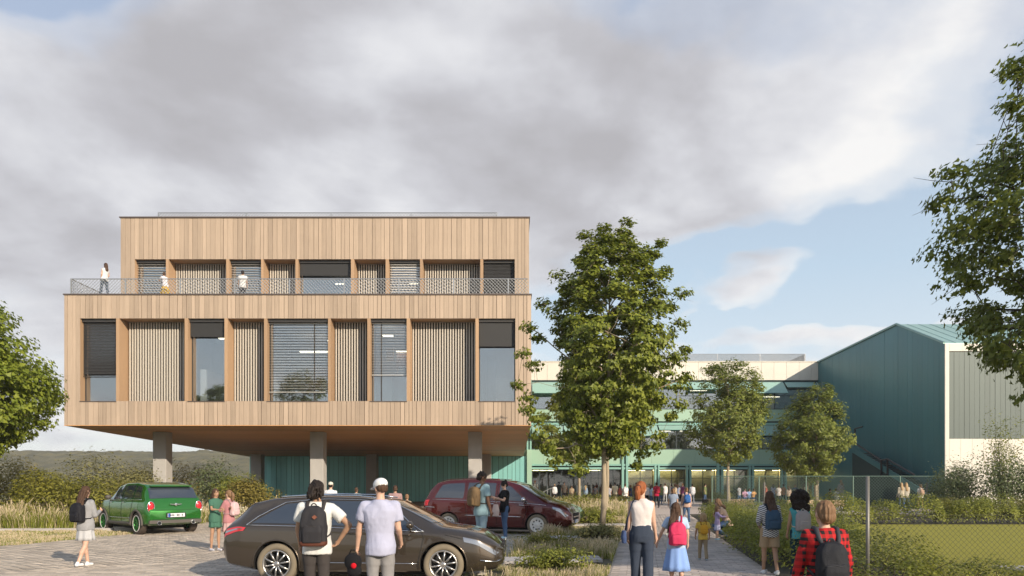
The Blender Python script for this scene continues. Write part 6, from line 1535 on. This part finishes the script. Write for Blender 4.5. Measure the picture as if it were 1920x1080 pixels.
# heads beyond the estate car
far = [
 (597, 53, 1.66, 160, 'fair', ('long', 'black', .3), ('tee', 'w1', (.7, .68, .66)), BLK, 'dark haired woman seen over the roof of the estate car', True, 1),
 (620, 55, 1.72, 5, 'fair', ('cap', 'black', 'cream_cap', (.66, .62, .50)), ('tee', 'w2', (.72, .72, .72)), DENIM, 'person in a cream cap over the estate car roof', True, 1),
 (668, 46, 1.52, 0, 'tan', ('short', 'brown'), ('tee', 'g1', (.25, .30, .28)), BLK, 'child whose head shows above the estate car roof', False, 1),
 (741, 56, 1.60, 10, 'tan', ('short', 'brown'), ('long', 'rose', (.34, .22, .21)), BLK, 'man in a dusty rose shirt behind the estate car', False, 1),
 (763, 57, 1.32, -20, 'tan', ('bun', 'lbrown'), ('tee', 'g2', (.30, .24, .18)), DENIM, 'small girl standing beside the man in the rose shirt', True, 1),
 (1153, 23.5, 1.75, 0, 'tan', ('short', 'black'), ('tee', 'cream', (.66, .60, .42)), ('slim', 'olive', (.12, .11, .08)), 'pupil in a cream shirt at the entrance doors', False, 0),
 (1172, 27, 1.66, 0, 'fair', ('bun', 'brown'), ('tee', 'w3', (.76, .76, .76)), ('skirt', 'blackskirt', (.01, .01, .012), .62, .24), 'girl in a white top and black skirt walking to the entrance', True, 1),
 (1193, 22.5, 1.74, 0, 'brown', ('short', 'black'), ('tee', 'brn', (.12, .06, .05)), BLK, 'pupil in a dark brown top near the entrance', False, 0),
 (1205, 22, 1.75, 30, 'fair', ('cap', 'brown', 'white_hat', (.7, .7, .68)), ('long', 'gry', (.22, .23, .26)), BLK, 'pupil in a white hat near the glass front', False, 0),
 (1221, 24, 1.55, -40, 'fair', ('long', 'brown', .3), ('tee', 'sky', (.30, .45, .60)), DENIM, 'pupil in a pale blue top beside the one in red', True, 0),
 (1231, 27, 1.74, 20, 'tan', ('short', 'black'), ('tee', 'crimson', (.42, .02, .06)), BLK, 'boy in a crimson shirt and black trousers near the entrance', False, 1),
 (1247, 22, 1.68, 0, 'fair', ('short', 'brown'), ('long', 'w4', (.72, .70, .68)), ('slim', 'lightpants', (.45, .46, .48)), 'pupil all in white by the third window', True, 0),
 (1259, 23, 1.60, 15, 'fair', ('short', 'black'), ('long', 'dgr', (.16, .17, .20)), BLK, 'pupil in dark grey walking past the third window', False, 0),
 (1271, 21.5, 1.58, -15, 'tan', ('long', 'brown', .3), ('tee', 'gb', (.24, .27, .36)), BLK, 'pupil in slate grey near the fourth window', True, 0),
 (1298, 23, 1.62, 0, 'fair', ('short', 'black'), ('long', 'w5', (.66, .66, .68)), ('slim', 'lp2', (.40, .42, .45)), 'pupil in white standing right of the blue backpack', False, 0),
 (1003, 22, 1.92, 170, 'tan', ('short', 'auburn'), ('tee', 'w6', (.62, .60, .50)), ('slim', 'khaki2', (.22, .19, .12)), 'man in a pale shirt standing at the left entrance pillar', False, 0),
 (1058, 21, 1.80, 180, 'brown', ('short', 'black'), ('tee', 'dk1', (.07, .06, .05)), BLK, 'dark dressed adult behind the entrance glass', False, 0),
 (1072, 21, 1.45, 180, 'tan', ('short', 'brown'), ('tee', 'tn1', (.34, .27, .18)), ('slim', 'khaki2', (.22, .19, .12)), 'child in tan clothes by the entrance glass', False, 0),
 (1116, 21, 1.50, 0, 'brown', ('short', 'black'), ('tee', 'dk2', (.04, .04, .045)), BLK, 'pupil in black left of the maple trunk at the doors', False, 0),
 (1460, 24, 1.55, 0, 'tan', ('short', 'brown'), ('tee', 'w7', (.50, .46, .44)), BLK, 'pupil in pale grey in the group behind the long haired girl', True, 0),
 (1469, 23.5, 1.62, 20, 'brown', ('short', 'black'), ('tee', 'rst', (.30, .12, .06)), BLK, 'pupil in a rust top in the group behind the long haired girl', False, 0),
 (1450, 22, 1.62, -20, 'fair', ('long', 'brown', .3), ('tee', 'lil', (.32, .32, .42)), DENIM, 'pupil in grey violet at the left of the far group', True, 0),
 (1479, 24.5, 1.45, 0, 'fair', ('long', 'brown', .3), ('tee', 'bei', (.45, .35, .28)), BLK, 'pupil in beige at the right of the far group', True, 0),
 (1577, 24, 1.95, 0, 'fair', ('long', 'lbrown', .3), ('long', 'ghost', (.30, .28, .26)), ('slim', 'gp', (.22, .22, .22)), 'person in grey standing behind the table by the hall', True, 0),
 (1690, 30, 1.72, 0, 'fair', ('long', 'blond', .40), ('long', 'bl1', (.50, .44, .33)), DENIM, 'left of two blond long haired girls by the teal hall', True, 1),
 (1699, 30, 1.72, 0, 'fair', ('long', 'blond', .44), ('long', 'bl2', (.44, .40, .32)), DENIM, 'right of two blond long haired girls by the teal hall', True, 1),
 (1726, 29, 1.62, 0, 'fair', ('bun', 'lbrown'), ('tee', 'w8', (.74, .70, .66)), ('shorts', 'brshort', (.20, .11, .07)), 'girl with a bun in a white top walking past the teal hall', True, 1),
]
mm = [('ash', (.34, .34, .36)), ('brick', (.40, .10, .07)), ('navyt', (.05, .07, .14)), ('snow', (.72, .71, .70)), ('moss', (.16, .20, .08)), ('sand', (.52, .42, .28)), ('plum', (.24, .07, .16)), ('steel', (.22, .30, .40))]
for k, (px, s, lab) in enumerate([(1142, 22.5, 'pupil just left of the one in cream at the doors'), (1163, 22, 'pupil between the cream shirt and the white top at the doors'), (1182, 24.5, 'pupil right behind the girl with the white backpack'), (1213, 23.5, 'pupil just right of the white hat by the glass front'), (1239, 24, 'pupil between crimson shirt and the one all in white'),
        (1266, 26, 'pupil walking behind the child with tousled hair'), (1280, 23, 'pupil directly left of the blue backpack, further off'), (1098, 21.5, 'pupil seen between the thin and the tall maple trunks'), (1386, 23, 'pupil standing just left of the planter bench sitters'), (1436, 23.5, 'pupil standing by the bicycle'), (1491, 23.5, 'pupil at the far right end of the distant group'), (1040, 21.5, 'pupil at the end of the entrance handrail'), (1322, 23, 'pupil in front of the fourth lit window'), (1508, 24, 'pupil standing alone before the staked tree')]):
    far.append((px, s, 1.5+.03*(k % 7), 50*k, ['fair', 'tan', 'brown'][k % 3], (['short', 'long', 'bun'][k % 3], ['black', 'brown', 'lbrown', 'blond'][k % 4]), (['tee', 'long'][k % 2], *mm[k % 8]), [DENIM, BLK][k % 2], lab+', in '+['grey', 'brick red', 'navy', 'white', 'moss green', 'sand', 'plum', 'steel blue'][k % 8], bool(k % 2), 0))
for i, (px, s, hh, rz, sk_, hr, tp, bt, lab, fem, dt) in enumerate(far):
    random.seed(i); q = person(lab, at(px, s), hh, R(rz), sk_, hr, tp, bt, (.3, .28, .26), legs=((random.uniform(2, 14), 4), (-random.uniform(2, 12), 8)), arms=((random.uniform(-8, 14), 8, random.uniform(8, 40), 4), (random.uniform(-10, 10), 8, random.uniform(8, 30), 4)), female=fem, det=dt, seed=40+i)
    if px == 1172: backpack(q, 'white backpack on the girl in the black skirt', (.74, .74, .72))
    if px == 1231: backpack(q, 'dark red backpack on the boy in crimson', (.34, .015, .04))
    if px == 1726: backpack(q, 'peach coloured backpack on the girl with the bun', (.62, .40, .28))
    if px == 1003: backpack(q, 'dark backpack of the man at the entrance pillar', (.05, .05, .05))
q = person('girl in jeans and denim jacket with a bright blue backpack on the path', at(1287, 45), 1.50, R(0), 'fair', ('bun', 'lbrown'), ('long', 'peachtop', (.48, .33, .27)), DENIM, (.7, .68, .66), legs=((6, 3), (-10, 8)), female=True, det=1, seed=71)
backpack(q, 'bright blue backpack on the girl walking up the path', (.035, .12, .34), (.02, .05, .15), w=.15, hgt=.20, dp=.09)
q = person('child with tousled light hair in a faded blue top beside the blue backpack', at(1262, 43), 1.44, R(-10), 'fair', ('shaggy', 'lbrown'), ('tee', 'fadedblue', (.26, .31, .40)), ('slim', 'greypants', (.25, .25, .28)), (.3, .3, .3), female=False, det=1, hs=1.15, seed=72)
# people on the roof terrace
person('woman in patterned blue trousers leaning back at the corner of the roof terrace', (gx(196, 38.9), 38.9), 1.88, R(65), 'fair', ('long', 'brown', .34), ('tank', 'w9', (.70, .70, .70)), ('trousers', 'patterned', (.10, .14, .20)), (.2, .2, .2),
    legs=((16, 2), (-8, 4)), arms=((4, 8, 30, -10), (4, 8, 50, -10)), lean=-8, det=1, z0=Z3+.05, seed=81)
person('woman in white leaning on the terrace balustrade at the left', (gx(310, 39.6), 39.6), 1.62, R(55), 'fair', ('bun', 'brown'), ('tee', 'w10', (.70, .66, .68)), ('skirt', 'ochre', (.55, .34, .05), .3, .3), (.2, .2, .2), legs=((4, 2), (-4, 2)), arms=((40, 8, 50, -10), (40, 8, 50, -10)), lean=14, det=1, z0=Z3+.05, seed=82)
person('person in a white spotted shirt seen from behind on the roof terrace', (gx(455, 40.2), 40.2), 1.85, R(10), 'tan', ('short', 'black'), ('tee', 'w11', (.66, .64, .62)), BLK, (.2, .2, .2), legs=((4, 2), (-4, 2)), female=False, det=1, z0=Z3+.05, seed=83)
# seated people on the planter bench and at the table
for i, (px, s, sk_, hr, tp, lab, rz) in enumerate([(1396, 24, 'fair', ('long', 'black', .3), ('tee', 'p1', (.55, .32, .46)), 'seated pupil in pink at the left of three on the planter bench', 170), (1404, 24, 'tan', ('long', 'black', .3), ('tee', 'p2', (.26, .40, .66)), 'seated pupil in blue in the middle of three on the planter bench', 180), (1412, 24, 'brown', ('short', 'black'), ('tee', 'p3', (.55, .30, .12)), 'seated pupil in orange at the right of three on the planter bench', 190),
        (1554, 24.8, 'tan', ('short', 'black'), ('tee', 'p4', (.03, .03, .035)), 'seated pupil in black at the small table', -80), (1569, 24.8, 'fair', ('short', 'black'), ('long', 'p5', (.62, .60, .60)), 'seated pupil in white leaning over the small table', 10)]):
    person(lab, at(px, s), 1.62, R(rz), sk_, hr, tp, DENIM if i != 3 else BLK, (.3, .3, .3), legs=((84, 84), (80, 80)), arms=((30, 8, 60, -6), (30, 8, 60, -6)), sit=.40, lean=10, det=0, seed=90+i)
# planters with slatted timber fronts, grasses inside
M_plank = mat('planter_slat', (.46, .33, .20), .6, nz=(1, .1), orand=.10, stretch=(20, 20, 1))
for (pa, pb, s, lab) in ((1330, 1416, 24.6, 'long timber slatted planter bench left of the thin tree trunk'), (1478, 1585, 26, 'long timber slatted planter bench under the staked tree')):
    D_ = F_/s; x0, x1 = gx(pa, D_), gx(pb, D_); p = thing('planter', lab, 'planter', ((x0+x1)/2, D_+.6, 0), group='timber planter benches on the plaza'); w_ = (x1-x0)/2
    MB().box(-w_, w_, -.45, 1.4, .02, .42).obj('soil_core', mat('planter_soil', (.05, .04, .03), .9), p)
    n = int(2*w_/.13)
    for i in range(n): link('slat', unit_box('planter_slat', .10, .04, .44, M_plank), p, (-w_+i*2*w_/n, -.50, .02))
    MB().box(-w_, w_, -.52, -.05, .425, .47).obj('seat', M_plank, p)
    shrub('grassy_shrub', 'low grassy mound growing in the '+('left' if pa < 1400 else 'right')+' planter bench', (x0+x1)/2-.4, D_+1.2, w_*.55, .5, 1.15, M_olive if pa < 1400 else M_hedge, .10, 1800, 200+pa, spiky=.3)
tb_ = thing('small_table', 'small white table between the seated pupils by the hall', 'table', (*at(1576, 25.5), 0)); MB().box(-.35, .35, -.3, .3, .70, .74).obj('table_top', M_white, tb_)
for a in (-.3, .3):
    for b in (-.25, .25): MB().box(a-.02, a+.02, b-.02, b+.02, 0, .70).obj('leg', M_white, tb_)
for px, lab in ((1554, 'left stool at the small white table'), (1569, 'right stool at the small white table')):
    x, y = at(px, 24.8); st = thing('stool', lab, 'stool', (x, y-.05, 0), group='stools by the hall'); MB().box(-.18, .18, -.18, .18, .40, .44).obj('seat', M_white, st)
    for a in (-.15, .15):
        for b in (-.15, .15): MB().box(a-.015, a+.015, b-.015, b+.015, 0, .40).obj('leg', M_white, st)
# bicycle beside the group
bc = thing('bicycle', 'bicycle parked by the plaza left of the long haired girl\'s head', 'bicycle', (*at(1424, 26), 0), R(20))
for x in (-.5, .5):
    w_ = bpy.data.objects.new('wheel', None); COL.objects.link(w_); w_.parent = bc; w_.location = (x, 0, .34)
    MB().tube([(math.cos(a)*.33, 0, math.sin(a)*.33) for a in np.linspace(0, 2*math.pi, 25)], .018, 5).obj('tyre', M_under, w_, True); m_ = MB()
    for a in np.linspace(0, math.pi, 8)[:-1]: m_.tube([(math.cos(a)*.32, 0, math.sin(a)*.32), (-math.cos(a)*.32, 0, -math.sin(a)*.32)], .004, 3)
    m_.obj('spokes', M_chrome, w_)
m_ = MB()
for a, b in (((-.5, .34), (-.15, .34)), ((-.15, .34), (-.25, .82)), ((-.5, .34), (-.22, .75)), ((-.22, .75), (.34, .78)), ((-.15, .34), (.34, .74)), ((.34, .85), (.5, .34))): m_.tube([(a[0], 0, a[1]), (b[0], 0, b[1])], .02, 6)
m_.obj('frame', M_black, bc); MB().ell((-.26, 0, .86), (.13, .06, .03), 12, 6).obj('saddle', M_black, bc, True); MB().tube([(.36, -.25, .98), (.36, 0, .90), (.36, .25, .98)], .015, 6).obj('handlebar', M_black, bc)

bpy.data.scenes.remove(WORK)

# ------------------------------------------------------------------ air
def haze():
    mt = bpy.data.materials.new('haze_air'); mt.use_nodes = True; t = NT(mt.node_tree); t.n.remove(t.n['Principled BSDF'])
    v = t.new('ShaderNodeVolumePrincipled'); v.inputs['Density'].default_value = .0005; v.inputs['Color'].default_value = (.93, .93, .95, 1); v.inputs['Anisotropy'].default_value = .2
    t.l.new(v.outputs[0], t.n['Material Output'].inputs['Volume'])
    MB().box(-1600, 1600, -350, 2600, -1.2, 24).obj('haze', mt, None, kind='stuff')
haze()
